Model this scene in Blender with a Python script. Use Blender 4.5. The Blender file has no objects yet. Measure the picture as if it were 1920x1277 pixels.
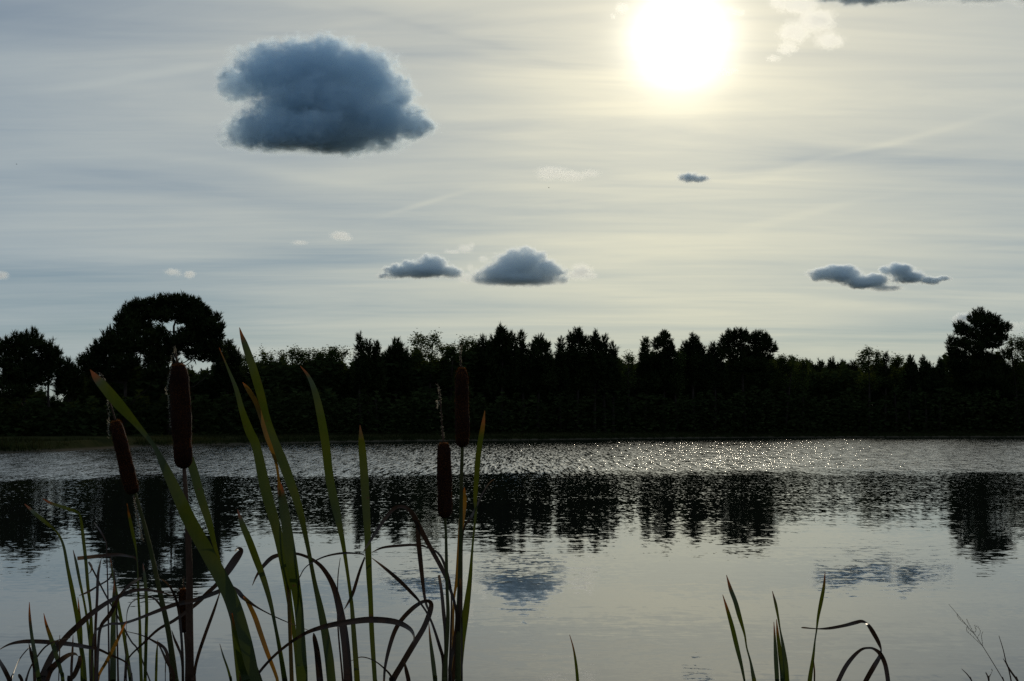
import bpy, bmesh, math, random
import numpy as np
from mathutils import Vector, Matrix

S = bpy.context.scene
C = S.collection
F = 2860.0                      # focal length in photo pixels (1920 wide)
HC = 2.0                        # eye height above the water
PITCH = math.atan(156.5 / F)
cp, sp = math.cos(PITCH), math.sin(PITCH)

def ray(u, v):
    x, z = (u - 960.0) / F, (638.5 - v) / F
    return (x, cp - z * sp, sp + z * cp)

def at(u, v, Y):
    r = ray(u, v); k = Y / r[1]
    return Vector((r[0] * k, Y, HC + r[2] * k))

# ------------------------------------------------------------------ camera
cam = bpy.data.cameras.new('camera'); co = bpy.data.objects.new('camera', cam); C.objects.link(co)
cam.sensor_width = 36.0; cam.lens = F / 1920 * 36.0
co.location = (0, 0, HC); co.rotation_euler = (math.pi / 2 + PITCH, 0, 0)
cam.clip_start = 0.05; cam.clip_end = 30000
S.camera = co

# ------------------------------------------------------------------ sky and sun
SUN = Vector(ray(1275, 72)).normalized()
EL = math.asin(SUN.z); AZ = math.atan2(SUN.x, SUN.y)
W = bpy.data.worlds.new('World'); S.world = W; W.use_nodes = True
nt = W.node_tree; nt.nodes.clear()

class NB:
    """small helper to write node graphs"""
    def __init__(s, t): s.t = t
    def n(s, k, **kw):
        o = s.t.nodes.new(k)
        for a, b in kw.items(): setattr(o, a, b)
        return o
    def put(s, sock, val):
        if hasattr(val, 'is_output'): s.t.links.new(val, sock)
        else: sock.default_value = val
    def m(s, op, a, b=0.0, c=0.0, clamp=False):
        o = s.n('ShaderNodeMath', operation=op, use_clamp=clamp)
        s.put(o.inputs[0], a); s.put(o.inputs[1], b); s.put(o.inputs[2], c)
        return o.outputs[0]
    def v(s, op, a, b=(0, 0, 0), c=(0, 0, 0)):
        o = s.n('ShaderNodeVectorMath', operation=op)
        s.put(o.inputs[0], a); s.put(o.inputs[1], b)
        if op == 'MULTIPLY_ADD': s.put(o.inputs[2], c)
        if op == 'SCALE': s.put(o.inputs[3], c)
        return o.outputs['Value'] if op in ('LENGTH', 'DOT_PRODUCT', 'DISTANCE') else o.outputs[0]
    def ss(s, x, a, b, lo=0.0, hi=1.0):
        o = s.n('ShaderNodeMapRange', interpolation_type='SMOOTHSTEP')
        for i, q in enumerate((x, a, b, lo, hi)): s.put(o.inputs[i], q)
        return o.outputs[0]
    def noise(s, vec, scale, detail=3.0, rough=0.5, dist=0.0):
        o = s.n('ShaderNodeTexNoise')
        s.put(o.inputs['Vector'], vec); s.put(o.inputs['Scale'], scale); s.put(o.inputs['Detail'], detail)
        s.put(o.inputs['Roughness'], rough); s.put(o.inputs['Distortion'], dist)
        return o.outputs
    def mix(s, f, a, b):
        o = s.n('ShaderNodeMix', data_type='RGBA')
        s.put(o.inputs[0], f); s.put(o.inputs[6], a); s.put(o.inputs[7], b)
        return o.outputs[2]
    def xyz(s, x, y, z):
        o = s.n('ShaderNodeCombineXYZ')
        s.put(o.inputs[0], x); s.put(o.inputs[1], y); s.put(o.inputs[2], z)
        return o.outputs[0]

g = NB(nt)
sky = g.n('ShaderNodeTexSky', sky_type='NISHITA', sun_disc=False, sun_elevation=EL, sun_rotation=AZ,
          air_density=0.9, dust_density=0.1, ozone_density=3.0, altitude=50.0)
SKY_STRENGTH = 0.06
tc = g.n('ShaderNodeTexCoord').outputs['Generated']
sep = g.n('ShaderNodeSeparateXYZ'); g.put(sep.inputs[0], tc)
dx, dy, dz = sep.outputs
# thin cirrostratus sheet, a layer at a fixed height seen in perspective
den = g.m('ADD', g.m('MAXIMUM', dz, 0.0), 0.06)
P = g.xyz(g.m('DIVIDE', dx, den), g.m('DIVIDE', dy, den), 0.0)
rot = g.n('ShaderNodeMapping'); g.put(rot.inputs['Vector'], P)
rot.inputs['Rotation'].default_value = (0, 0, math.radians(38)); rot.inputs['Scale'].default_value = (0.6, 1.25, 1)
Pr = rot.outputs[0]
n1 = g.noise(Pr, 0.8, 5.0, 0.54, 0.7)[0]
rot2 = g.n('ShaderNodeMapping'); g.put(rot2.inputs['Vector'], P)
rot2.inputs['Rotation'].default_value = (0, 0, math.radians(-42)); rot2.inputs['Scale'].default_value = (0.55, 1.45, 1); rot2.inputs['Location'].default_value = (3.1, 7.7, 0)
n2 = g.noise(rot2.outputs[0], 0.9, 4.0, 0.52, 0.6)[0]
rot3 = g.n('ShaderNodeMapping'); g.put(rot3.inputs['Vector'], P)
rot3.inputs['Rotation'].default_value = (0, 0, math.radians(-58)); rot3.inputs['Scale'].default_value = (0.5, 2.4, 1); rot3.inputs['Location'].default_value = (1.3, 2.2, 0)
n3 = g.noise(rot3.outputs[0], 1.5, 7.0, 0.62, 1.2)[0]
veil = g.m('ADD', g.m('MULTIPLY', n1, 0.66), g.m('MULTIPLY', n2, 0.34))
veil = g.m('ADD', veil, g.m('MULTIPLY', n3, 0.22))     # about 0.6 mean
az = g.m('ARCTAN2', dx, dy); el = g.m('ARCSINE', dz)
def feat(u, v, wu, wv, amp, tilt=0.0):
    """a thicker streak (amp > 0) or a gap (amp < 0) of the sheet at a place in the sky"""
    r = Vector(ray(u, v)).normalized()
    a0, e0 = math.atan2(r.x, r.y), math.asin(r.z)
    da = g.m('SUBTRACT', az, a0); de = g.m('SUBTRACT', g.m('SUBTRACT', el, e0), g.m('MULTIPLY', da, tilt))
    de = g.m('ADD', de, g.m('MULTIPLY', g.m('SUBTRACT', n2, 0.5), 0.02))
    q = g.m('ADD', g.m('POWER', g.m('ABSOLUTE', g.m('DIVIDE', da, wu / F)), 2.0), g.m('POWER', g.m('ABSOLUTE', g.m('DIVIDE', de, wv / F)), 2.0))
    return g.m('MULTIPLY', g.m('POWER', 2.718, g.m('MULTIPLY', q, -1.0)), amp)
for f in ((60, 512, 360, 20, -0.30, 0.0), (230, 560, 360, 30, -0.14, 0), (250, 472, 260, 12, 0.16, 0), (640, 478, 280, 26, -0.30, 0.05),
          (1350, 560, 340, 60, 0.14, 0), (1640, 632, 300, 26, -0.14, 0), (1450, 420, 420, 60, 0.10, 0), (650, 250, 500, 90, 0.04, 0),
          (430, 622, 300, 18, -0.26, 0), (290, 135, 170, 7, 0.13, 0.20), (820, 60, 260, 9, -0.05, -0.25), (800, 385, 70, 5, 0.14, 0.35), (1120, 456, 110, 6, 0.14, -0.10), (1420, 430, 200, 7, 0.15, 0.22), (1560, 300, 260, 9, -0.07, 0.12), (1700, 260, 200, 6, 0.10, 0.24), (1240, 565, 90, 9, 0.16, 0.0), (1330, 520, 200, 8, 0.12, -0.05), (560, 330, 300, 10, 0.10, -0.12), (300, 345, 280, 16, -0.10, -0.12), (60, 60, 260, 120, -0.06, 0), (1800, 300, 300, 80, -0.06, 0)):
    veil = g.m('ADD', veil, feat(*f))
vf = g.ss(veil, -0.10, 0.84)
vf = g.m('MULTIPLY', vf, g.ss(dz, -0.02, 0.05))
# light scattered forward by the sheet round the sun
cosang = g.v('DOT_PRODUCT', g.v('NORMALIZE', tc), tuple(SUN))
th = g.m('MULTIPLY', g.m('ARCCOSINE', g.m('MINIMUM', cosang, 0.9999999)), 180 / math.pi)
wob = g.m('ADD', 0.86, g.m('MULTIPLY', n1, 0.28))
thw = g.m('MULTIPLY', th, wob)
wide = g.m('POWER', 2.718, g.m('DIVIDE', th, -15.0))
mid = g.m('POWER', 2.718, g.m('DIVIDE', thw, -2.6))
core = g.m('POWER', 2.718, g.m('MULTIPLY', g.m('POWER', g.m('DIVIDE', thw, 1.55), 2.2), -1.0))
def sc(col, f): return g.v('SCALE', col, c=f)
vcol = (0.53, 0.70, 0.865)
warm = g.m('MULTIPLY', wide, g.m('MULTIPLY', g.ss(n2, 0.30, 0.72, 0.90, 1.12), g.ss(n3, 0.25, 0.75, 0.93, 1.08)))
glow = g.v('ADD', sc((1.52, 1.20, 0.56), warm), g.v('ADD', sc((1.05, 0.94, 0.76), mid), sc((2.8, 2.7, 2.4), core)))
vcol = g.v('ADD', vcol, glow)
low = g.m('MULTIPLY', g.m('MULTIPLY', g.m('POWER', 2.718, g.m('DIVIDE', g.m('MAXIMUM', el, 0.0), -0.11)), wide), 1.35, clamp=True)
vcol = g.v('MULTIPLY', vcol, g.v('SUBTRACT', (1, 1, 1), sc((0.02, 0.04, 0.26), low)))     # low air takes the blue out
skyc = g.v('MULTIPLY', g.v('SCALE', sky.outputs[0], c=SKY_STRENGTH), (0.90, 1.05, 1.20))   # white balance
tot = g.mix(g.m('MULTIPLY', vf, 0.90), skyc, vcol)
tot = g.v('ADD', tot, sc((0.5, 0.48, 0.4), core))
bg = g.n('ShaderNodeBackground'); g.put(bg.inputs[0], tot); bg.inputs[1].default_value = 1.0
out = g.n('ShaderNodeOutputWorld'); nt.links.new(bg.outputs[0], out.inputs[0])
W.cycles.sampling_method = 'MANUAL'; W.cycles.sample_map_resolution = 1024

sl = bpy.data.lights.new('sun', 'SUN'); so = bpy.data.objects.new('sun', sl); C.objects.link(so)
sl.energy = 3.2; sl.angle = math.radians(0.5); sl.color = (1.0, 0.88, 0.68)
so.rotation_euler = SUN.to_track_quat('Z', 'Y').to_euler(); so.location = (0, 0, 60)

vs = S.view_settings
S.display_settings.display_device = 'sRGB'
vs.view_transform = 'Standard'; vs.look = 'None'; vs.exposure = -1.0; vs.gamma = 1.0; vs.use_curve_mapping = False
cy = S.cycles
cy.use_denoising = True; cy.denoising_input_passes = 'RGB_ALBEDO_NORMAL'; cy.denoising_prefilter = 'NONE'; cy.use_adaptive_sampling = False; cy.sampling_pattern = 'TABULATED_SOBOL'; cy.filter_width = 1.5; cy.denoiser = 'OPENIMAGEDENOISE'
cy.max_bounces = 8; cy.diffuse_bounces = 2; cy.glossy_bounces = 3; cy.transmission_bounces = 4; cy.volume_bounces = 12
cy.transparent_max_bounces = 8; cy.sample_clamp_indirect = 0.9; cy.sample_clamp_direct = 85.0; cy.volume_step_rate = 1.0; cy.volume_max_steps = 1024
cy.caustics_reflective = False; cy.caustics_refractive = False

# ------------------------------------------------------------------ object helpers
def tag(o, label=None, cat=None, group=None, kind=None):
    if label: o['label'] = label
    if cat: o['category'] = cat
    if group: o['group'] = group
    if kind: o['kind'] = kind
    return o

def empty(name, loc):
    o = bpy.data.objects.new(name, None); C.objects.link(o); o.location = loc
    o.empty_display_size = 0.2
    return o

def mesh_obj(name, verts, faces, mat, parent=None, smooth=False, attr=None):
    """verts in world space; a child is stored relative to its parent"""
    me = bpy.data.meshes.new(name)
    V = np.asarray(verts, dtype=np.float32).reshape(-1, 3)
    up = parent
    while up is not None:
        V = V - np.array(up.location, dtype=np.float32); up = up.parent
    if isinstance(faces, np.ndarray):
        k = faces.shape[1]; n = len(faces)
        me.vertices.add(len(V)); me.vertices.foreach_set('co', V.ravel())
        me.loops.add(n * k); me.loops.foreach_set('vertex_index', faces.astype(np.int32).ravel())
        me.polygons.add(n); me.polygons.foreach_set('loop_start', np.arange(0, n * k, k, dtype=np.int32))
        me.update(calc_edges=True); me.validate()
    else:
        me.from_pydata(V.tolist(), [], faces)
    if attr is not None:
        a = me.attributes.new('along', 'FLOAT', 'POINT'); a.data.foreach_set('value', np.asarray(attr, dtype=np.float32))
    if smooth: me.polygons.foreach_set('use_smooth', np.ones(len(me.polygons), dtype=bool))
    me.materials.append(mat)
    o = bpy.data.objects.new(name, me); C.objects.link(o)
    if parent is not None: o.parent = parent
    return o

def mat(name):
    m = bpy.data.materials.new(name); m.use_nodes = True; m.node_tree.nodes.clear()
    return m, NB(m.node_tree)

def finish(b, surf=None, vol=None):
    o = b.n('ShaderNodeOutputMaterial')
    if surf is not None: b.t.links.new(surf, o.inputs['Surface'])
    if vol is not None: b.t.links.new(vol, o.inputs['Volume'])

def foliage_mat(name, c1, c2, trans, tc2, scale=0.35):
    m, b = mat(name)
    geo = b.n('ShaderNodeNewGeometry')
    pos = geo.outputs['Position']
    n = b.noise(pos, scale, 3.0)[0]
    col = b.mix(b.ss(n, 0.35, 0.65), (*c1, 1), (*c2, 1))
    rnd = geo.outputs['Random Per Island']
    col = b.mix(b.m('MULTIPLY', rnd, 0.6), col, (c1[0] * 0.5, c1[1] * 0.5, c1[2] * 0.5, 1))
    d = b.n('ShaderNodeBsdfDiffuse'); b.put(d.inputs[0], col)
    t = b.n('ShaderNodeBsdfTranslucent'); t.inputs[0].default_value = (*tc2, 1)
    mx = b.n('ShaderNodeMixShader'); mx.inputs[0].default_value = trans
    b.t.links.new(d.outputs[0], mx.inputs[1]); b.t.links.new(t.outputs[0], mx.inputs[2])
    finish(b, mx.outputs[0]); return m

M_PINE = foliage_mat('pine_needles', (0.020, 0.029, 0.011), (0.033, 0.043, 0.015), 0.12, (0.045, 0.06, 0.012))
M_DECID = foliage_mat('broad_leaves', (0.035, 0.052, 0.016), (0.055, 0.070, 0.022), 0.28, (0.08, 0.10, 0.015))
M_SHRUB = foliage_mat('undergrowth_leaves', (0.019, 0.027, 0.010), (0.031, 0.040, 0.014), 0.10, (0.05, 0.065, 0.012))
M_GRASS = foliage_mat('bank_grass', (0.018, 0.021, 0.008), (0.030, 0.029, 0.011), 0.08, (0.06, 0.06, 0.012))

def bark(name, c1, c2, sc_):
    m, b = mat(name)
    pos = b.n('ShaderNodeNewGeometry').outputs['Position']
    st = b.v('MULTIPLY', pos, (1, 1, 0.3))
    n = b.noise(st, sc_, 5.0, 0.6)
    col = b.mix(b.ss(n[0], 0.35, 0.65), (*c1, 1), (*c2, 1))
    p = b.n('ShaderNodeBsdfPrincipled'); b.put(p.inputs['Base Color'], col); p.inputs['Roughness'].default_value = 0.9; p.inputs['Specular IOR Level'].default_value = 0.05
    bp = b.n('ShaderNodeBump'); bp.inputs['Strength'].default_value = 0.5; bp.inputs['Distance'].default_value = 0.03
    b.put(bp.inputs['Height'], n[0]); b.t.links.new(bp.outputs[0], p.inputs['Normal'])
    finish(b, p.outputs[0]); return m
M_BARK = bark('pine_bark', (0.026, 0.020, 0.016), (0.050, 0.037, 0.030), 6.0)

# ------------------------------------------------------------------ ground and water
SHORE = [(-400, 104), (-200, 104), (0, 104), (110, 112), (190, 126), (330, 140), (480, 152), (620, 168), (760, 180), (960, 188), (1160, 205), (1400, 226), (1700, 232), (1900, 236), (2300, 236)]
SX = np.array([(u - 960) / F * Y for u, Y in SHORE]); SY = np.array([Y for u, Y in SHORE], dtype=float)
def shore(x): return np.interp(x, SX, SY) + 0.5 * np.sin(x * 0.9) + 0.35 * np.sin(x * 2.3 + 1) + 0.25 * np.sin(x * 5.1)
def near_shore(x): return 1.55 + 0.12 * np.sin(x * 1.7) + 0.3 * np.sin(x * 0.31 + 1)
def hgt(x, y):
    x = np.asarray(x, dtype=float); y = np.asarray(y, dtype=float)
    d = y - shore(x)
    far = np.where(d < 0, np.maximum(d * 0.12, -0.9), 0.18 * np.clip(d / 0.6, 0, 1) + 0.55 * np.clip(d / 9.0, 0, 1) ** 0.8 + 0.15 * np.clip(d / 60, 0, 1))
    far = far + np.where(d > 0.4, 0.06 * np.sin(x * 0.7 + y * 0.3) * np.sin(y * 0.5 + x * .2), 0)
    dn = near_shore(x) - y
    near = np.where(dn < 0, np.maximum(dn * 0.16, -0.9), 0.10 * np.clip(dn / 0.3, 0, 1) + 0.28 * np.clip(dn / 1.8, 0, 1))
    return np.maximum(far, near)

def terrain():
    xs = np.concatenate([-np.geomspace(3000, 130, 14), np.arange(-125, -20, 1.5), np.arange(-20, 20, 0.8), np.arange(20, 125, 1.5), np.geomspace(130, 3000, 14)])
    ys = np.concatenate([-np.geomspace(600, 6, 10), np.arange(-5, 6, 0.35), np.arange(7, 98, 5.0), np.arange(98, 262, 0.9), np.geomspace(264, 5000, 16)])
    X, Yg = np.meshgrid(xs, ys)
    Z = hgt(X, Yg)
    V = np.stack([X, Yg, Z], -1).reshape(-1, 3)
    nx, ny = len(xs), len(ys)
    i = np.arange(nx - 1)[None, :] + nx * np.arange(ny - 1)[:, None]
    Fq = np.stack([i, i + 1, i + nx + 1, i + nx], -1).reshape(-1, 4)
    m, b = mat('soil_and_grass')
    pos = b.n('ShaderNodeNewGeometry').outputs['Position']
    n = b.noise(pos, 0.6, 6.0, 0.6); n2_ = b.noise(pos, 7.0, 5.0, 0.6)
    sepz = b.n('ShaderNodeSeparateXYZ'); b.put(sepz.inputs[0], pos)
    grass = b.mix(b.ss(n[0], 0.35, 0.65), (0.017, 0.020, 0.008, 1), (0.030, 0.029, 0.012, 1))
    sand = b.mix(n2_[0], (0.040, 0.034, 0.025, 1), (0.085, 0.070, 0.050, 1))
    col = b.mix(b.ss(b.m('ADD', sepz.outputs[2], b.m('MULTIPLY', n2_[0], 0.12)), 0.12, 0.30), sand, grass)
    p = b.n('ShaderNodeBsdfDiffuse'); b.put(p.inputs[0], col)
    bp = b.n('ShaderNodeBump'); bp.inputs['Strength'].default_value = 0.6; bp.inputs['Distance'].default_value = 0.05
    b.put(bp.inputs['Height'], n2_[0]); b.t.links.new(bp.outputs[0], p.inputs['Normal'])
    finish(b, p.outputs[0])
    tag(mesh_obj('ground', V, Fq, m, smooth=True), kind='structure')
terrain()

def water():
    xs = np.linspace(-140, 140, 15); ys = np.linspace(0.6, 246, 15)
    X, Yg = np.meshgrid(xs, ys)
    V = np.stack([X, Yg, np.zeros_like(X)], -1).reshape(-1, 3)
    i = np.arange(14)[None, :] + 15 * np.arange(14)[:, None]
    Fq = np.stack([i, i + 1, i + 16, i + 15], -1).reshape(-1, 4)
    m, b = mat('pond_water')
    pos = b.n('ShaderNodeNewGeometry').outputs['Position']
    sp_ = b.n('ShaderNodeSeparateXYZ'); b.put(sp_.inputs[0], pos); x, y, z = sp_.outputs
    half = lambda o: b.v('SUBTRACT', o[1], (0.5, 0.5, 0.5))
    def map_(sx, sy, rotz=0, off=0):
        q = b.n('ShaderNodeMapping'); b.put(q.inputs['Vector'], pos)
        q.inputs['Scale'].default_value = (sx, sy, 1); q.inputs['Rotation'].default_value = (0, 0, math.radians(rotz)); q.inputs['Location'].default_value = (off, off * .7, 0)
        return q.outputs[0]
    # wind-ruffled far part, its near edge running across the pond
    edge = b.noise(map_(0.045, 0.06), 1.0, 3.0)[0]
    edge2 = b.noise(map_(0.25, 0.25, 0, 9), 1.0, 3.0)[0]
    yb = b.m('ADD', y, b.m('MULTIPLY', b.m('SUBTRACT', edge, 0.5), 14.0))
    yb = b.m('ADD', yb, b.m('MULTIPLY', b.m('SUBTRACT', edge2, 0.5), 16.0))
    yb = b.m('ADD', yb, b.m('MULTIPLY', b.m('MAXIMUM', b.m('SUBTRACT', b.m('MULTIPLY', x, -1.0), 4.0), 0.0), 0.55))
    wind = b.ss(yb, 56.0, 71.0)
    trans = b.ss(yb, 24.0, 60.0)
    calm_n = half(b.noise(map_(4.2, 9.0, 4), 1.0, 2.5, 0.55))
    calm_f = half(b.noise(map_(12.0, 3.0, 2, 4), 1.0, 2.5, 0.6))
    calm_m = half(b.noise(map_(0.55, 1.9, -6, 3), 1.0, 2.0, 0.5))
    gust = b.ss(b.noise(map_(0.18, 0.3, 20, 5), 1.0, 3.0)[0], 0.35, 0.65)
    ca = b.m('ADD', 0.013, b.m('MULTIPLY', gust, 0.022)); ca = b.m('ADD', ca, b.m('MULTIPLY', trans, 0.03))
    slope = b.v('ADD', b.v('SCALE', calm_f, c=b.m('ADD', 0.012, b.m('MULTIPLY', trans, 0.16))), b.v('SCALE', calm_n, c=ca))
    slope = b.v('ADD', slope, b.v('SCALE', calm_m, c=b.m('MULTIPLY', ca, 0.5)))
    w1 = half(b.noise(map_(15, 2.6, 0, 2), 1.0, 1.0, 0.5))
    w2 = half(b.noise(map_(10, 0.34, 0, 7), 1.0, 1.0, 0.5))
    ws = b.v('ADD', b.v('SCALE', w1, c=0.25), b.v('SCALE', w2, c=0.30))
    ws = b.v('ADD', ws, (0, -0.042, 0))
    slope = b.v('ADD', slope, b.v('SCALE', ws, c=wind))
    # ring where something broke the surface
    rp = at(1248, 1014, 10); k = HC / (HC - rp.z); cx, cyy = rp.x * k, 10 * k
    rd = b.v('DISTANCE', b.v('MULTIPLY', pos, (1, 0.55, 0)), (cx, cyy * 0.55, 0))
    ringm = b.ss(rd, 0.32, 0.0)
    slope = b.v('ADD', slope, b.v('SCALE', half(b.noise(map_(9, 6), 1.0, 2.0)), c=b.m('MULTIPLY', ringm, 0.6)))
    flat = b.v('MULTIPLY', slope, b.xyz(b.m('ADD', 1.0, b.m('MULTIPLY', wind, 3.4)), 1.0, 0.0))
    nrm = b.v('NORMALIZE', b.v('ADD', flat, (0, 0, 1)))
    p = b.n('ShaderNodeBsdfPrincipled')
    p.inputs['Base Color'].default_value = (0.010, 0.012, 0.010, 1); p.inputs['Roughness'].default_value = 0.012
    p.inputs['IOR'].default_value = 1.333
    b.t.links.new(nrm, p.inputs['Normal'])
    finish(b, p.outputs[0])
    tag(mesh_obj('water', V, Fq, m), kind='structure')
water()

# ------------------------------------------------------------------ trees
def rot_basis(ax):
    """orthonormal vectors to each row of ax"""
    h = np.where(np.abs(ax[:, 2:3]) < 0.9, np.array([[0, 0, 1.0]]), np.array([[1.0, 0, 0]]))
    a = np.cross(ax, h); a /= np.linalg.norm(a, axis=1, keepdims=True)
    return a, np.cross(ax, a)

def in_ball(rng, n, lo=0.0):
    d = rng.normal(size=(n, 3)); d /= np.linalg.norm(d, axis=1, keepdims=True)
    return d, (lo ** 3 + (1 - lo ** 3) * rng.random(n)) ** (1 / 3)

def needles(rng, P, A, ln, k=9, wid=0.055):
    """bottlebrush shoots: k needle sprays round each shoot axis"""
    n = len(P)
    a, b_ = rot_basis(A)
    ph = rng.random((n, k)) * 2 * math.pi; op = np.radians(18 + 40 * rng.random((n, k)))
    st = rng.random((n, k)) * 0.75
    L = ln[:, None] * (0.45 + 0.25 * rng.random((n, k)))
    rad = np.cos(ph)[..., None] * a[:, None] + np.sin(ph)[..., None] * b_[:, None]
    dirn = np.cos(op)[..., None] * A[:, None] + np.sin(op)[..., None] * rad
    base = P[:, None] + A[:, None] * (st * ln[:, None])[..., None]
    tan = -np.sin(ph)[..., None] * a[:, None] + np.cos(ph)[..., None] * b_[:, None]
    w = wid * (0.7 + 0.6 * rng.random((n, k)))[..., None]
    v0 = base - tan * w; v1 = base + tan * w; v2 = base + dirn * L[..., None]
    V = np.stack([v0, v1, v2], 2).reshape(-1, 3)
    return V

def leaf_tris(rng, P, size):
    n = len(P)
    d = rng.normal(size=(n, 3)); d /= np.linalg.norm(d, axis=1, keepdims=True)
    a, b_ = rot_basis(d)
    s = size[:, None] if np.ndim(size) else size
    v0 = P - a * s * 0.5; v1 = P + b_ * s * 0.45; v2 = P + a * s * 0.6
    return np.stack([v0, v1, v2], 1).reshape(-1, 3)

def tri_faces(V): return np.arange(len(V)).reshape(-1, 3)

def tube(pts, rads, sides=6):
    pts = np.asarray(pts, float); V = []; Fc = []
    n = len(pts)
    T = np.gradient(pts, axis=0); T /= np.linalg.norm(T, axis=1, keepdims=True) + 1e-9
    a, b_ = rot_basis(T)
    for i in range(1, n):
        if np.dot(a[i], a[i - 1]) < 0: pass
        q = a[i - 1] - T[i] * np.dot(a[i - 1], T[i]); q /= np.linalg.norm(q) + 1e-9
        a[i] = q; b_[i] = np.cross(T[i], q)
    an = np.arange(sides) / sides * 2 * math.pi
    for i in range(n):
        V.append(pts[i] + rads[i] * (np.cos(an)[:, None] * a[i] + np.sin(an)[:, None] * b_[i]))
    for i in range(n - 1):
        for j in range(sides):
            k = (j + 1) % sides
            Fc.append((i * sides + j, i * sides + k, (i + 1) * sides + k, (i + 1) * sides + j))
    Fc.append(tuple(range(sides - 1, -1, -1))); Fc.append(tuple((n - 1) * sides + j for j in range(sides)))
    return np.concatenate(V), Fc

def join(parts):
    V = []; Fc = []; o = 0
    for v, f in parts:
        V.append(v); Fc += [tuple(int(i) + o for i in q) for q in f]; o += len(v)
    return np.concatenate(V), Fc

def limb(rng, p0, p1, r0, r1, sag=0.08, n=6):
    p0 = np.array(p0, float); p1 = np.array(p1, float); L = np.linalg.norm(p1 - p0)
    t = np.linspace(0, 1, n)[:, None]
    off = rng.normal(size=3) * L * sag
    pts = p0 + (p1 - p0) * t + off * np.sin(t * math.pi) + rng.normal(size=(n, 3)) * L * 0.012 * np.sin(t * math.pi)
    return tube(pts, r0 + (r1 - r0) * t[:, 0], 5)

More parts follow.
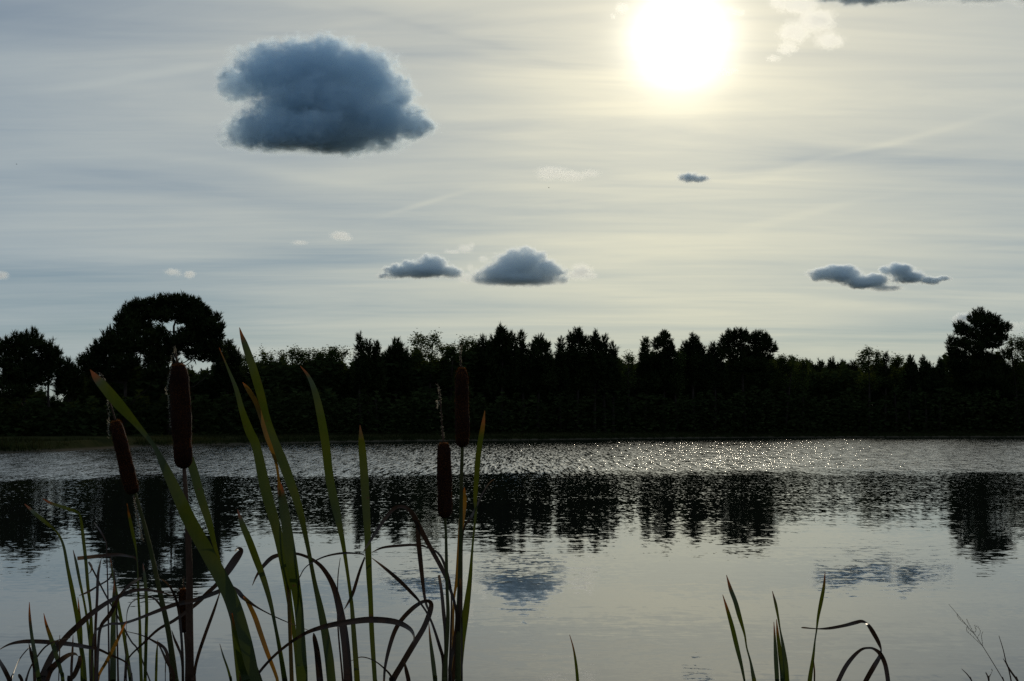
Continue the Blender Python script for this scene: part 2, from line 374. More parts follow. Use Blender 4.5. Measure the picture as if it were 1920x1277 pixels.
def build_tree(kind, lobes, base_u, Y, seed, label, group, name=None, limbs=1.0, dens=1.0, tuft=None, trunk_top=None, trunk_via=None, twigs=True):
    """lobes: (u, v, ru, rv[, fill]) in photo pixels at distance Y; crown and limbs are built there in metres"""
    rng = np.random.default_rng(seed)
    s = Y / F
    base = at(base_u, 800, Y); base.z = float(hgt(base.x, Y)) - 0.1
    root = empty(name or {'pine': 'pine_tree', 'decid': 'broadleaf_tree'}[kind], base)
    cen = []; CV = []
    for lb in lobes:
        u, v, ru, rv = lb[:4]; fill = lb[4] if len(lb) > 4 else 1.0
        r = np.array([ru * s, max(ru, rv) * s * 0.85, rv * s])
        c = np.array(at(u, v, Y)) + np.array([0, rng.normal() * 0.5 * max(ru, 14) * s, 0])
        cen.append((c, r))
        area = r[0] * r[2]
        if kind == 'pine':
            ln0 = (tuft or 0.62) * 1.15
            n = int(max(40, 90 * dens * fill * area / (ln0 * ln0)))
            d, rad = in_ball(rng, n, 0.45)
            P = c + d * r * rad[:, None] * 0.82
            A = d * np.array([1, 1, 0.8]) * 0.75 + np.array([0, 0, 0.75]) + rng.normal(size=(n, 3)) * 0.22
            A /= np.linalg.norm(A, axis=1, keepdims=True)
            CV.append(needles(rng, P, A, ln0 * (0.7 + 0.6 * rng.random(n)), 9, 0.05))
            k_ = int(max(5, 3.2 * r[0] / 0.9 * fill * dens + 3))      # upright shoots along the top
            a_ = rng.random(k_) * 2 * math.pi; q_ = np.sqrt(rng.random(k_)) * 0.95
            Pc = np.stack([np.cos(a_) * q_, np.sin(a_) * q_, np.sqrt(1 - q_ ** 2) * 0.85], 1) * r + c
            Ac = np.array([0, 0, 1.0]) + rng.normal(size=(k_, 3)) * 0.14 + np.stack([np.cos(a_) * q_, np.sin(a_) * q_, 0 * a_], 1) * 0.35
            Ac /= np.linalg.norm(Ac, axis=1, keepdims=True)
            CV.append(needles(rng, Pc, Ac, ln0 * (0.9 + 0.6 * rng.random(k_)), 18, 0.045))
            nc = int(22 * fill * area / 0.25 * dens)
            d, rad = in_ball(rng, nc)
            CV.append(leaf_tris(rng, c + d * r * rad[:, None] * 0.80, 0.30 + 0.35 * rng.random(nc)))
        else:
            ls = tuft or 0.26
            n = int(max(40, 90 * dens * fill * area / (ls * ls) * 0.33))
            # leaves gathered in small sprays
            ns = max(4, n // 14)
            d, rad = in_ball(rng, ns, 0.35)
            sc_ = c + d * r * (rad[:, None] * (0.92 + 0.22 * rng.random((ns, 1)) ** 3))
            idx = rng.integers(0, ns, n)
            P = sc_[idx] + rng.normal(size=(n, 3)) * (0.26 + 0.04 * r.mean())
            CV.append(leaf_tris(rng, P, ls * (0.6 + 0.8 * rng.random(n))))
            nc = int(9 * fill * area / 0.25 * dens)
            d, rad = in_ball(rng, nc)
            CV.append(leaf_tris(rng, c + d * r * rad[:, None] * 0.7, 0.3 + 0.35 * rng.random(nc)))
    top = max(cen, key=lambda q: q[0][2]); H = top[0][2] - base.z
    tt = np.array(at(*trunk_top, Y)) if trunk_top else top[0]
    r0 = 0.05 + 0.017 * H
    via = [np.array(at(q[0], q[1], Y)) for q in (trunk_via or [])]
    ctrl = [np.array(base)] + via + [tt]
    pts = []
    for i in range(len(ctrl) - 1):
        for t in np.linspace(0, 1, 5)[(0 if i == 0 else 1):]: pts.append(ctrl[i] * (1 - t) + ctrl[i + 1] * t)
    pts = np.array(pts); pts[1:-1] += rng.normal(size=(len(pts) - 2, 3)) * np.array([0.1, 0.1, 0.0])
    parts = [tube(pts, np.linspace(r0, 0.05, len(pts)), 8)]
    for c, r in cen:
        # limb leaves the trunk a little lower than the clump
        zt = c[2] - 0.55 * np.hypot(c[0] - pts[-1][0], c[1] - pts[-1][1]) - 0.3
        i = int(np.argmin(np.abs(pts[:, 2] - zt)))
        if np.linalg.norm(pts[i] - c) > 0.4 and rng.random() < limbs:
            parts.append(limb(rng, pts[i], c, 0.02 + 0.09 * r0 + 0.007 * np.linalg.norm(pts[i] - c), 0.025))
        for q in range(4):
            d, rad = in_ball(rng, 1, 0.6); e = c + d[0] * r * 0.9
            parts.append(limb(rng, c, e, 0.03, 0.012, 0.1, 4))
    v, f = join(parts)
    mesh_obj('trunk', v, f, M_BARK, root, smooth=True)
    V = np.concatenate(CV)
    mesh_obj('crown', V, tri_faces(V), M_PINE if kind == 'pine' else M_DECID, root)
    tag(root, label, 'tree', group)
    return root

def auto_lobes(kind, u, vt, hw, vb, seed):
    """crown clumps for a tree with its top at (u, vt), half width hw and crown bottom vb"""
    rng = random.Random(seed); L = []
    h = vb - vt
    if kind == 'pine':
        k_ = rng.uniform(-.12, .12) * hw; q_ = rng.uniform(0.8, 1.25)
        L.append((u + k_, vt + 8, hw * 0.26, 8)); L.append((u + k_ * .5, vt + 19, hw * 0.5 * q_, 12))
        L.append((u - .46 * hw, vt + rng.uniform(20, 32), hw * .34, 11)); L.append((u + .48 * hw, vt + rng.uniform(20, 32), hw * .34, 11))
        for k in range(1, 5):
            f = k / 4.0
            for q in range(3):
                x = u + (q - 1) * hw * (0.55 + 0.25 * f) + rng.uniform(-.14, .14) * hw
                y = vt + h * (0.22 + 0.62 * f) + rng.uniform(-.08, .08) * h - (0 if q == 1 else -0.04 * h)
                L.append((x, y, hw * rng.uniform(.32, .46), h * rng.uniform(.12, .18)))
    elif kind == 'spire':
        for k in range(6):
            f = k / 5.0
            L.append((u + rng.uniform(-.3, .3) * hw * f, vt + 5 + h * 0.85 * f, hw * (0.30 + 0.75 * f), h * 0.12 + 2))
            if k > 1:
                sgn = rng.choice((-1, 1)); L.append((u + sgn * hw * 0.75 * f, vt + 8 + h * 0.8 * f, hw * 0.3, h * 0.12))
    else:
        for k in range(9):
            a = rng.uniform(0, 2 * math.pi); q = math.sqrt(rng.random())
            L.append((u + hw * 0.66 * q * math.cos(a), vt + h * 0.36 + h * 0.26 * q * math.sin(a), hw * rng.uniform(.26, .40), h * rng.uniform(.12, .2)))
        for k in range(3):
            L.append((u + (k - 1) * hw * 0.5, vt + h * rng.uniform(0.10, 0.2), hw * 0.3, h * 0.11))
            L.append((u + (k - 1) * hw * 0.55, vt + h * 0.75, hw * 0.45, h * 0.2))
    return L

GT = 'trees along the far shore'
SPEC = [
 # kind, u, vtop, halfwidth, vbottom, Y, label
 ('pine', 128, 684, 20, 745, 150, 'small open pine filling the gap before the broad pine group at left'),
 ('pine', 428, 645, 26, 745, 172, 'low dark pine at the right foot of the tall umbrella pine'),
 ('decid', 463, 664, 22, 740, 180, 'low rounded tree in the dip just right of the umbrella pine'),
 ('decid', 500, 654, 17, 730, 186, 'small tree with thin twigs poking up beside the tallest reed leaf'),
 ('decid', 548, 651, 34, 740, 190, 'broad flat-topped leafy tree left of the airy see-through tree'),
 ('decid', 590, 652, 22, 735, 190, 'leafy tree between the flat-topped tree and the airy one'),
 ('decid', 632, 651, 30, 740, 192, 'airy leafy tree with sky showing through its top'),
 ('spire', 675, 641, 12, 735, 188, 'slender spire-topped young pine, tallest of the spires left of centre'),
 ('spire', 690, 651, 11, 735, 190, 'slender young pine close right of the tallest spire'),
 ('spire', 706, 653, 13, 735, 190, 'young pine spire halfway between tallest spire and twin-topped leafy tree'),
 ('pine', 741, 642, 26, 740, 198, 'bushy pine just left of the twin-topped leafy tree'),
 ('decid', 840, 638, 22, 735, 204, 'lower leafy tree just right of the twin-topped tree'),
 ('decid', 876, 630, 24, 735, 208, 'leafy tree rising behind the tallest right-hand cattail head'),
 ('pine', 908, 636, 20, 735, 208, 'pine filling the skyline between cattail head and tufted pine'),
 ('pine', 942, 616, 27, 735, 206, 'tufted pine with upright shoots, highest top near mid picture'),
 ('spire', 978, 635, 16, 735, 208, 'narrow pine just right of the tufted mid-picture pine'),
 ('pine', 1009, 633, 26, 740, 208, 'cone-topped pine left of the notch in the treeline'),
 ('spire', 1051, 645, 14, 740, 212, 'short pine at the left foot of the paired tall pines'),
 ('pine', 1083, 620, 24, 740, 214, 'taller of the paired pines standing right of centre'),
 ('pine', 1114, 627, 19, 740, 215, 'shorter of the paired pines standing right of centre'),
 ('spire', 1134, 641, 14, 740, 216, 'narrow pine stepping down right of the paired pines'),
 ('spire', 1150, 654, 14, 740, 217, 'lowest pine at the right end of the step below the paired pines'),
 ('decid', 1179, 661, 13, 735, 224, 'small wispy broadleaf tree alone in the low gap right of centre'),
 ('spire', 1210, 644, 16, 735, 226, 'narrow pine at the left shoulder of the round-headed pine'),
 ('pine', 1244, 625, 25, 735, 228, 'round-headed pine right of the low gap'),
 ('decid', 1270, 652, 16, 735, 228, 'low leafy tree tucked between two round-headed pines'),
 ('pine', 1300, 632, 29, 735, 230, 'second round-headed pine, left neighbour of the wide double crown'),
 ('pine', 1340, 648, 19, 735, 231, 'low pine touching the left side of the wide double crown'),
 ('decid', 1472, 664, 27, 735, 236, 'low rounded leafy tree sloping down right of the wide double crown'),
 ('decid', 1505, 674, 14, 735, 238, 'small tree where the treeline steps down to its lowest stretch'),
 ('decid', 1631, 655, 27, 735, 240, 'single leafy tree standing up from the low stretch at right'),
 ('spire', 1658, 672, 14, 735, 241, 'short pine leaning against the single leafy tree at right'),
 ('decid', 1681, 668, 15, 735, 242, 'wispy low tree between the single leafy tree and the big right pine'),
 ('pine', 1707, 672, 13, 735, 243, 'small tufted pine in the low stretch, left one of two'),
 ('pine', 1736, 673, 16, 735, 243, 'small tufted pine in the low stretch, right one of two'),
 ('spire', 1762, 681, 12, 735, 244, 'tiny pine at the left foot of the big right pine'),
 ('decid', 1908, 630, 27, 740, 250, 'open leafy tree cut by the right edge of the picture'),
 ('pine', 1519, 678, 12, 720, 262, 'low distant pine, leftmost in the lowest stretch of treeline'),
 ('spire', 1538, 681, 12, 720, 264, 'low distant pine, second from the left in the lowest stretch'),
 ('pine', 1561, 676, 13, 720, 264, 'low distant pine in the middle of the lowest stretch, tallest there'),
 ('spire', 1580, 682, 11, 720, 265, 'low distant pine just right of the lowest stretch middle'),
 ('pine', 1598, 680, 12, 720, 265, 'low distant pine next to the single leafy tree, on its left'),
]
for i, (k, u, vt, hw, vb, Y, lab) in enumerate(SPEC):
    L = auto_lobes(k, u, vt, hw, vb, 100 + i)
    build_tree('decid' if k == 'decid' else 'pine', L, u, Y, 500 + i, lab, GT, dens=0.9 if k != 'decid' else 0.8)

# traced crowns
build_tree('pine', [(14, 655, 15, 14), (33, 644, 16, 13), (52, 638, 14, 11), (66, 643, 11, 11), (74, 652, 7, 6), (55, 655, 17, 10, .7), (6, 680, 18, 14, .8),
    (28, 690, 22, 16), (50, 700, 22, 14), (10, 715, 24, 16), (45, 722, 22, 10, .6), (-22, 660, 22, 18), (-40, 690, 25, 22), (44, 668, 24, 14), (30, 708, 40, 16), (62, 690, 16, 16), (20, 738, 50, 12)], 44, 148, 1,
    'two-tiered pine at the far left edge with its crown over water', GT, trunk_top=(47, 645), dens=1.0)
build_tree('pine', [(92, 658, 10, 10), (83, 668, 13, 10), (101, 670, 13, 11), (92, 685, 22, 12), (80, 695, 18, 10), (104, 684, 9, 12), (95, 705, 18, 9, .7), (88, 722, 12, 8, .5)], 92, 149, 2,
    'rounded tufted pine right beside the far left pine', GT)
build_tree('pine', [(241, 582, 13, 12), (258, 577, 14, 11), (276, 576, 15, 11), (296, 571, 15, 11), (316, 567, 15, 11), (334, 567, 16, 11), (352, 570, 16, 11), (370, 578, 14, 12),
    (383, 588, 13, 11), (374, 598, 18, 12), (394, 601, 11, 10), (404, 600, 6, 6), (398, 616, 15, 10), (411, 619, 7, 8), (388, 628, 20, 10), (372, 632, 18, 12), (404, 634, 13, 10), (360, 620, 13, 13),
    (345, 585, 18, 8, .7), (310, 584, 20, 8), (288, 590, 14, 9), (268, 592, 18, 9, .7), (250, 598, 16, 10, .8), (372, 648, 20, 7, .45), (396, 650, 16, 8, .5), (350, 640, 12, 9, .7), (325, 650, 20, 14), (310, 665, 30, 14), (352, 592, 24, 8, .8), (300, 592, 20, 7, .8), (322, 596, 14, 6, .5), (352, 606, 14, 7, .5), (372, 612, 20, 10), (390, 642, 22, 8, .8), (345, 628, 12, 8), (365, 660, 24, 8, .6), (405, 655, 16, 9), (256, 609, 20, 12), (272, 622, 18, 10), (352, 640, 24, 9, .8), (380, 655, 22, 8, .7), (310, 598, 24, 7), (340, 601, 13, 8), (290, 629, 10, 12), (276, 608, 10, 9), (360, 668, 24, 8, .5), (386, 670, 20, 9, .5), (408, 672, 16, 10)],
    318, 158, 3, 'tall umbrella pine with arched top and a window of sky beneath', GT, trunk_top=(334, 578), trunk_via=[(322, 700), (322, 655), (330, 612)], tuft=0.5, limbs=0.2, dens=1.05)
build_tree('pine', [(162, 683, 14, 12), (175, 668, 15, 13), (190, 655, 15, 13), (205, 640, 14, 12), (218, 628, 13, 12), (231, 612, 13, 13), (226, 600, 9, 9), (245, 625, 16, 15), (220, 650, 26, 16), (250, 650, 26, 18),
    (200, 672, 28, 16), (240, 682, 30, 16), (275, 640, 12, 14), (282, 660, 18, 14), (303, 628, 6, 14), (296, 640, 8, 12), (311, 640, 8, 12), (290, 680, 26, 14), (180, 692, 26, 14), (162, 702, 16, 8, .6), (220, 705, 40, 12), (300, 705, 36, 14)],
    232, 153, 4, 'broad dense pine group leaning left below the umbrella pine', GT, trunk_top=(240, 620), tuft=0.55)
build_tree('decid', [(788, 632, 13, 9), (780, 642, 12, 9), (797, 644, 12, 9), (812, 629, 11, 8), (818, 640, 11, 9), (806, 650, 14, 9), (780, 657, 15, 9), (826, 652, 9, 9), (800, 668, 28, 12), (795, 690, 34, 14)], 800, 202, 5,
    'twin-topped airy leafy tree left of the tallest right-hand cattail', GT, dens=.75)
build_tree('pine', [(1362, 640, 10, 9), (1372, 632, 11, 10), (1386, 629, 11, 9), (1398, 635, 9, 9), (1380, 648, 20, 10, .8), (1356, 655, 12, 9), (1412, 638, 11, 10), (1425, 633, 12, 8), (1437, 641, 10, 9),
    (1428, 652, 16, 10), (1446, 656, 8, 8), (1408, 660, 20, 12), (1375, 668, 26, 12, .7), (1430, 670, 20, 10, .8), (1400, 688, 44, 14)], 1398, 234, 6,
    'wide double-crowned pine, tallest group in the right half of the treeline', GT, trunk_top=(1390, 640), tuft=.6)
build_tree('pine', [(1835, 590, 9, 9), (1825, 600, 11, 9), (1846, 596, 10, 9), (1838, 608, 22, 10), (1859, 603, 11, 10), (1871, 612, 11, 9), (1884, 617, 9, 8), (1802, 612, 9, 7), (1812, 620, 14, 9), (1800, 624, 9, 7), (1862, 622, 18, 10), (1836, 628, 28, 12),
    (1790, 643, 11, 8), (1806, 645, 16, 10), (1880, 634, 11, 8), (1855, 645, 26, 12), (1822, 654, 22, 12), (1784, 660, 12, 9), (1798, 668, 20, 10), (1846, 672, 30, 12), (1786, 680, 12, 9), (1880, 668, 14, 12, .5), (1820, 690, 40, 14), (1870, 695, 30, 14), (1842, 712, 52, 16), (1830, 738, 56, 18), (1880, 735, 40, 18)],
    1842, 248, 7, 'big irregular pine standing tallest at the right end of the treeline', GT, trunk_top=(1838, 595), tuft=.62)

# ------------------------------------------------------------------ dense wood and undergrowth behind and below the crowns
def mass(name, u0, u1, vt_fn, vb, Yfn, depth, n, size, m, seed, needle=0.0):
    rng = np.random.default_rng(seed)
    u = rng.uniform(u0, u1, n)
    lump = np.interp(u, np.arange(-200, 2200, 9.0), rng.normal(size=267) * 7)
    vt = np.interp(u, *zip(*vt_fn)) + 5 * np.sin(u * 0.021 + seed) + 6 * np.sin(u * 0.07) + lump + 6 * np.abs(np.sin(u * 0.17 + 0.8 * np.sin(u * .05)))
    v = vt + (vb - vt) * rng.random(n) ** 1.25
    Y = np.interp(u, [q[0] for q in Yfn], [q[1] for q in Yfn]) + rng.uniform(0, depth, n)
    P = np.array([at(a, b, c) for a, b, c in zip(u, v, Y)])
    gz = hgt(P[:, 0], P[:, 1]); P[:, 2] = np.maximum(P[:, 2], gz + 0.1)
    V = leaf_tris(rng, P, size * (0.5 + rng.random(n)))
    if needle:      # the deep inside of the wood, closed with bigger sprays well below the tops
        k = 30000; u2 = rng.uniform(u0, u1, k); v2 = np.interp(u2, *zip(*vt_fn)) + 22
        v2 = v2 + (vb - v2) * rng.random(k); Y2 = np.interp(u2, [q[0] for q in Yfn], [q[1] for q in Yfn]) + depth + 12 * rng.random(k)
        Q = np.array([at(a, b, c) for a, b, c in zip(u2, v2, Y2)]); Q[:, 2] = np.maximum(Q[:, 2], hgt(Q[:, 0], Q[:, 1]) + 0.3)
        V = np.concatenate([V, leaf_tris(rng, Q, 1.5 + rng.random(k))])
    if needle:
        k = int(n * needle); A = np.array([0, 0, 1.0]) + rng.normal(size=(k, 3)) * 0.4; A /= np.linalg.norm(A, axis=1, keepdims=True)
        V = np.concatenate([V, needles(rng, P[:k], A, 0.5 + 0.4 * rng.random(k), 7, 0.05)])
    o = mesh_obj(name, V, tri_faces(V), m)
    return tag(o, kind='stuff')
YT = [(-150, 148), (150, 152), (450, 172), (700, 190), (960, 206), (1200, 224), (1500, 238), (1920, 248), (2100, 250)]
w = mass('woodland', -160, 2090, [(-160, 742), (130, 738), (160, 694), (440, 686), (470, 684), (660, 680), (690, 668), (760, 664), (1020, 662), (1150, 672), (1170, 684), (1195, 684), (1215, 670), (1440, 670), (1500, 690), (1600, 691), (1640, 684), (1760, 690), (1800, 672), (2090, 665)], 812,
     [(a, b + 4) for a, b in YT], 30, 150000, 0.85, M_PINE, 11, 0.12)
tag(w, 'dark mass of pines and scrub filling the far shore below the treetops', 'woodland')
w = mass('undergrowth', -160, 2090, [(-160, 752), (440, 738), (1000, 735), (2090, 735)], 818, [(a, b - 7) for a, b in YT], 9, 26000, 0.6, M_SHRUB, 12)
tag(w, 'dark bushes along the foot of the far trees', 'undergrowth')

def bank_grass():
    rng = np.random.default_rng(21)
    n = 26000
    x = rng.uniform(-80, 100, n); d = rng.random(n) ** 1.4 * 13 + 0.35
    y = shore(x) + d; z = hgt(x, y)
    clump = 0.5 + 0.5 * np.sin(x * 1.3) * np.sin(y * 0.9 + x * 0.4)
    tall = np.interp(x, np.linspace(-85, 105, 140), rng.random(140) ** 4)
    h = (0.10 + 0.28 * rng.random(n)) * (0.5 + clump) * np.where(d < 1.5, 1.1 + 2.6 * tall, 1)
    P = np.stack([x, y, z], 1)
    lean = rng.normal(size=(n, 3)) * 0.35; lean[:, 2] = 1
    a = rng.random(n) * math.pi; side = np.stack([np.cos(a), np.sin(a), 0 * a], 1) * 0.035
    V = np.stack([P - side, P + side, P + lean * h[:, None]], 1).reshape(-1, 3)
    tag(mesh_obj('grass', V, tri_faces(V), M_GRASS), 'short rough grass on the low far bank', 'grass', kind='stuff')
    n = 14000  # sedge added to darken the waterline, hiding the lighter grass
    x = rng.uniform(-80, 100, n); d = rng.random(n) ** 2 * 2.2 + 0.1
    tuft = np.interp(x, np.linspace(-85, 105, 380), rng.random(380) ** 2.5)
    y = shore(x) + d; z = hgt(x, y); h = (0.12 + 0.30 * rng.random(n)) * (0.5 + 1.3 * tuft)
    P = np.stack([x, y, z], 1); lean = rng.normal(size=(n, 3)) * 0.3; lean[:, 2] = 1
    a = rng.random(n) * math.pi; side = np.stack([np.cos(a), np.sin(a), 0 * a], 1) * 0.04
    V = np.stack([P - side, P + side, P + lean * h[:, None]], 1).reshape(-1, 3)
    tag(mesh_obj('sedge', V, tri_faces(V), M_SHRUB), 'dark uneven fringe of sedge added to cover the light grass at the far waterline', 'sedge', kind='stuff')
    n = 2500
    x = rng.uniform(-6, 6, n); y = rng.uniform(-4, 1.6, n); z = hgt(x, y)
    P = np.stack([x, y, z], 1); h = 0.05 + 0.15 * rng.random(n)
    lean = rng.normal(size=(n, 3)) * 0.4; lean[:, 2] = 1
    a = rng.random(n) * math.pi; side = np.stack([np.cos(a), np.sin(a), 0 * a], 1) * 0.004
    V = np.stack([P - side, P + side, P + lean * h[:, None]], 1).reshape(-1, 3)
    tag(mesh_obj('grass', V, tri_faces(V), M_GRASS), 'short grass on the near bank at the water', 'grass', kind='stuff')
bank_grass()

# ------------------------------------------------------------------ clouds: closed bumpy volumes lit by the sun and sky
def ico_sphere(c, r, sub=3):
    bm = bmesh.new(); bmesh.ops.create_icosphere(bm, subdivisions=sub, radius=1.0)
    V = [tuple(c[i] + v.co[i] * r[i] for i in range(3)) for v in bm.verts]
    Fc = [tuple(v.index for v in f.verts) for f in bm.faces]
    bm.free(); return np.array(V), Fc

def cloud(label, lobes, Y, opt, seed, base_v=None, amp=2.0, edge=0.35, bias=0.0, nscale=5.0, rough=0.62, deep=0.8, g=0.45, grp=None, pad=1.3, tint=(0.96, 0.98, 0.995), detail=4.0):
    """lobes (u, v, ru, rv) as seen; opt = optical depth across the thickest part"""
    s = Y / F
    rng = random.Random(seed)
    cs = []
    for u, v, ru, rv in lobes:
        c = at(u, v, Y); ry = deep * ru * s
        cs.append((np.array(c) + np.array([0, rng.uniform(-.3, .3) * ry, 0]), np.array([ru * s, ry, rv * s])))
    big = max(max(c[1]) for c in cs); size = max(q[0][0] + q[1][0] for q in cs) - min(q[0][0] - q[1][0] for q in cs)
    v, f = join([ico_sphere(c, r * pad) for c, r in cs])
    tmp = bpy.data.objects.new('cloud', bpy.data.meshes.new('cloud')); tmp.data.from_pydata(v.tolist(), [], f); C.objects.link(tmp)
    md = tmp.modifiers.new('r', 'REMESH'); md.mode = 'VOXEL'; md.voxel_size = size / 46
    dg = bpy.context.evaluated_depsgraph_get(); dg.update()
    me = bpy.data.meshes.new_from_object(tmp.evaluated_get(dg)); me.name = 'cloud'
    bpy.data.objects.remove(tmp)
    o = bpy.data.objects.new('cloud', me); C.objects.link(o)
    m, b = mat('cloud_vapour')
    pos = b.n('ShaderNodeNewGeometry').outputs['Position']
    dmin = None
    for c, r in cs:
        q = b.v('MULTIPLY_ADD', pos, tuple(1 / r), tuple(-c / r)); L = b.v('LENGTH', q)
        if dmin is None: dmin = L
        else:
            x = b.n('ShaderNodeMath', operation='SMOOTH_MIN'); b.put(x.inputs[0], dmin); b.put(x.inputs[1], L); x.inputs[2].default_value = 0.10 if opt > 6 else 0.18; dmin = x.outputs[0]
    body = b.m('SUBTRACT', 1.0, dmin)
    sc_ = nscale / size
    pp = b.v('MULTIPLY_ADD', pos, (1, 1, 1.15), (seed * 331.0, seed * 57.0, 0))
    n = b.m('ADD', b.m('MULTIPLY', b.noise(pp, sc_, 3.0, 0.5, 0.2)[0], 0.45), b.m('MULTIPLY', b.noise(pp, sc_ * 3.6, detail, rough, 0.5)[0], 0.55))
    val = b.m('ADD', b.m('ADD', body, bias), b.m('MULTIPLY', b.m('SUBTRACT', n, 0.5), amp))
    den_ = b.ss(val, 0.0, edge)
    if opt > 6:      # thin bright fringe round a dense core
        den_ = b.m('ADD', b.m('MULTIPLY', b.ss(val, 0.0, 0.10), 0.07), b.m('MULTIPLY', b.ss(val, 0.10, 0.16 + edge), 0.93))
    if base_v is not None:
        zb = at(960, base_v, Y).z
        z = b.n('ShaderNodeSeparateXYZ'); b.put(z.inputs[0], pos)
        zz = b.m('ADD', z.outputs[2], b.m('MULTIPLY', b.m('SUBTRACT', n, 0.5), 26 * s))
        den_ = b.m('MULTIPLY', den_, b.ss(zz, zb - 2 * s, zb + 12 * s))
    den_ = b.m('MULTIPLY', den_, opt / (2 * big * deep))
    vs_ = b.n('ShaderNodeVolumePrincipled'); vs_.inputs['Color'].default_value = (*tint, 1); vs_.inputs['Absorption Color'].default_value = (0, 0, 0, 1); vs_.inputs['Anisotropy'].default_value = g
    b.put(vs_.inputs['Density'], den_)
    finish(b, None, vs_.outputs[0])
    m.cycles.volume_step_rate = 0.35 if opt < 8 else 1.0
    me.materials.clear(); me.materials.append(m)
    tag(o, label, 'cloud', grp)
    return o

TD = (0.815, 0.92, 1.0)  # blue of sky light and air haze, put into the vapour colour
TF = (0.915, 0.965, 1.0)  # paler tint, the brightening haze of distance put into the vapour colour
cloud('largest cloud, dark slate blue, hanging alone at upper left of the sky',
      [(520, 145, 100, 56), (590, 122, 100, 56), (665, 140, 90, 60), (455, 160, 50, 38), (715, 165, 60, 44), (600, 190, 130, 55), (690, 215, 105, 46), (770, 236, 56, 26), (560, 252, 130, 42), (478, 252, 60, 34), (650, 248, 120, 36), (740, 190, 46, 34), (540, 210, 75, 36), (735, 224, 62, 36), (425, 150, 18, 16), (548, 88, 26, 18), (628, 84, 30, 18), (690, 108, 26, 18), (745, 152, 26, 18), (775, 205, 22, 18)],
      2000, 15, 1, base_v=288, amp=2.9, edge=0.22, bias=0.09, nscale=9, deep=0.75, tint=TD, detail=6.0)
cloud('dome-topped grey cumulus with bright rim floating above the middle of the treeline',
      [(975, 500, 52, 34), (990, 492, 40, 27), (940, 515, 45, 22), (1025, 512, 36, 24), (905, 526, 22, 12), (1050, 524, 20, 14), (970, 525, 80, 16), (962, 474, 15, 11), (985, 470, 16, 10), (1010, 480, 15, 11), (1030, 496, 13, 11), (945, 490, 14, 11), (1048, 512, 12, 9)],
      3900, 17, 2, base_v=534, amp=2.6, edge=0.28, bias=0.12, nscale=9, deep=0.8, tint=TF, detail=5.0)
cloud('small bright puffy cloud touching the right side of the dome-topped cumulus',
      [(1090, 510, 24, 18), (1078, 516, 18, 12), (1105, 518, 18, 9)], 3900, 2.4, 3, base_v=527, amp=1.7, edge=0.8, bias=0.08, nscale=4, rough=0.5, detail=2.5, g=0.52)
cloud('low lumpy grey cloud left of the dome-topped cumulus',
      [(752, 510, 32, 14), (765, 500, 18, 14), (810, 497, 30, 19), (800, 508, 50, 15), (845, 512, 24, 14), (730, 518, 24, 7), (742, 500, 11, 9), (762, 494, 11, 9), (800, 484, 12, 9), (815, 486, 12, 9), (832, 500, 11, 10)], 3900, 16, 4, base_v=524, amp=2.7, edge=0.30, bias=0.11, nscale=8, tint=TF, detail=5.0)
cloud('thin pale wisp just above the gap between two grey cumulus clouds',
      [(872, 466, 18, 9), (885, 460, 8, 8), (850, 472, 16, 4), (838, 471, 8, 5)], 3900, 1.1, 5, amp=1.6, edge=0.8, bias=0.11, nscale=5, rough=0.5, detail=2.5, g=0.52)
cloud('ragged pale fragment at the left foot of the dome-topped cumulus',
      [(882, 503, 8, 12), (872, 520, 22, 12), (906, 486, 12, 8), (890, 512, 12, 10)], 3900, 1.2, 6, amp=1.6, edge=0.8, bias=0.08, nscale=5, rough=0.5, detail=2.5, g=0.52)
cloud('flat slate cloud at right, longer left one of a close pair',
      [(1545, 514, 32, 13), (1580, 517, 36, 17), (1575, 505, 28, 9), (1620, 530, 44, 14), (1660, 541, 34, 7), (1640, 522, 26, 10), (1560, 502, 13, 8), (1590, 502, 13, 8), (1530, 520, 14, 8)], 3900, 14, 7, base_v=546, amp=2.3, edge=0.30, bias=0.12, nscale=9, tint=TF, detail=5.0)
cloud('flat slate cloud at right, shorter right one of a close pair',
      [(1685, 508, 28, 14), (1705, 519, 34, 14), (1745, 527, 22, 9), (1770, 522, 16, 6), (1660, 508, 14, 9), (1678, 499, 13, 8), (1697, 505, 14, 9)], 3900, 14, 8, base_v=536, amp=2.3, edge=0.30, bias=0.11, nscale=8, tint=TF, detail=5.0)
cloud('small dark oval cloud alone below the sun',
      [(1292, 334, 26, 12), (1312, 336, 22, 10), (1280, 332, 14, 10)], 2200, 9, 9, base_v=346, amp=2.3, edge=0.45, bias=0.02, nscale=5, tint=TF, detail=5.0)
cloud('faint cream cloud streak left of the small dark oval cloud',
      [(1035, 324, 36, 15), (1070, 330, 34, 11), (1105, 325, 24, 9)], 2200, 1.2, 10, amp=1.6, edge=0.8, bias=0.08, nscale=6, rough=0.5, detail=2.5, g=0.52)
cloud('tiny pale cloud high over the airy trees left of centre',
      [(637, 442, 22, 10), (650, 446, 14, 7)], 3000, 1.5, 11, amp=1.4, edge=0.8, bias=0.08, nscale=4, rough=0.5, detail=2.5, g=0.52)
cloud('tiny faint cloud fleck left of the tiny pale cloud', [(562, 455, 20, 5)], 3000, 0.75, 12, amp=1.6, edge=0.8, bias=0.08, nscale=4, rough=0.5, detail=2.5, g=0.52)
cloud('small white cloud over the umbrella pine, left of two touching', [(324, 511, 18, 9), (334, 516, 12, 5)], 3600, 1.5, 13, base_v=519, amp=1.4, edge=0.8, bias=0.08, nscale=4, rough=0.5, detail=2.5, g=0.52)
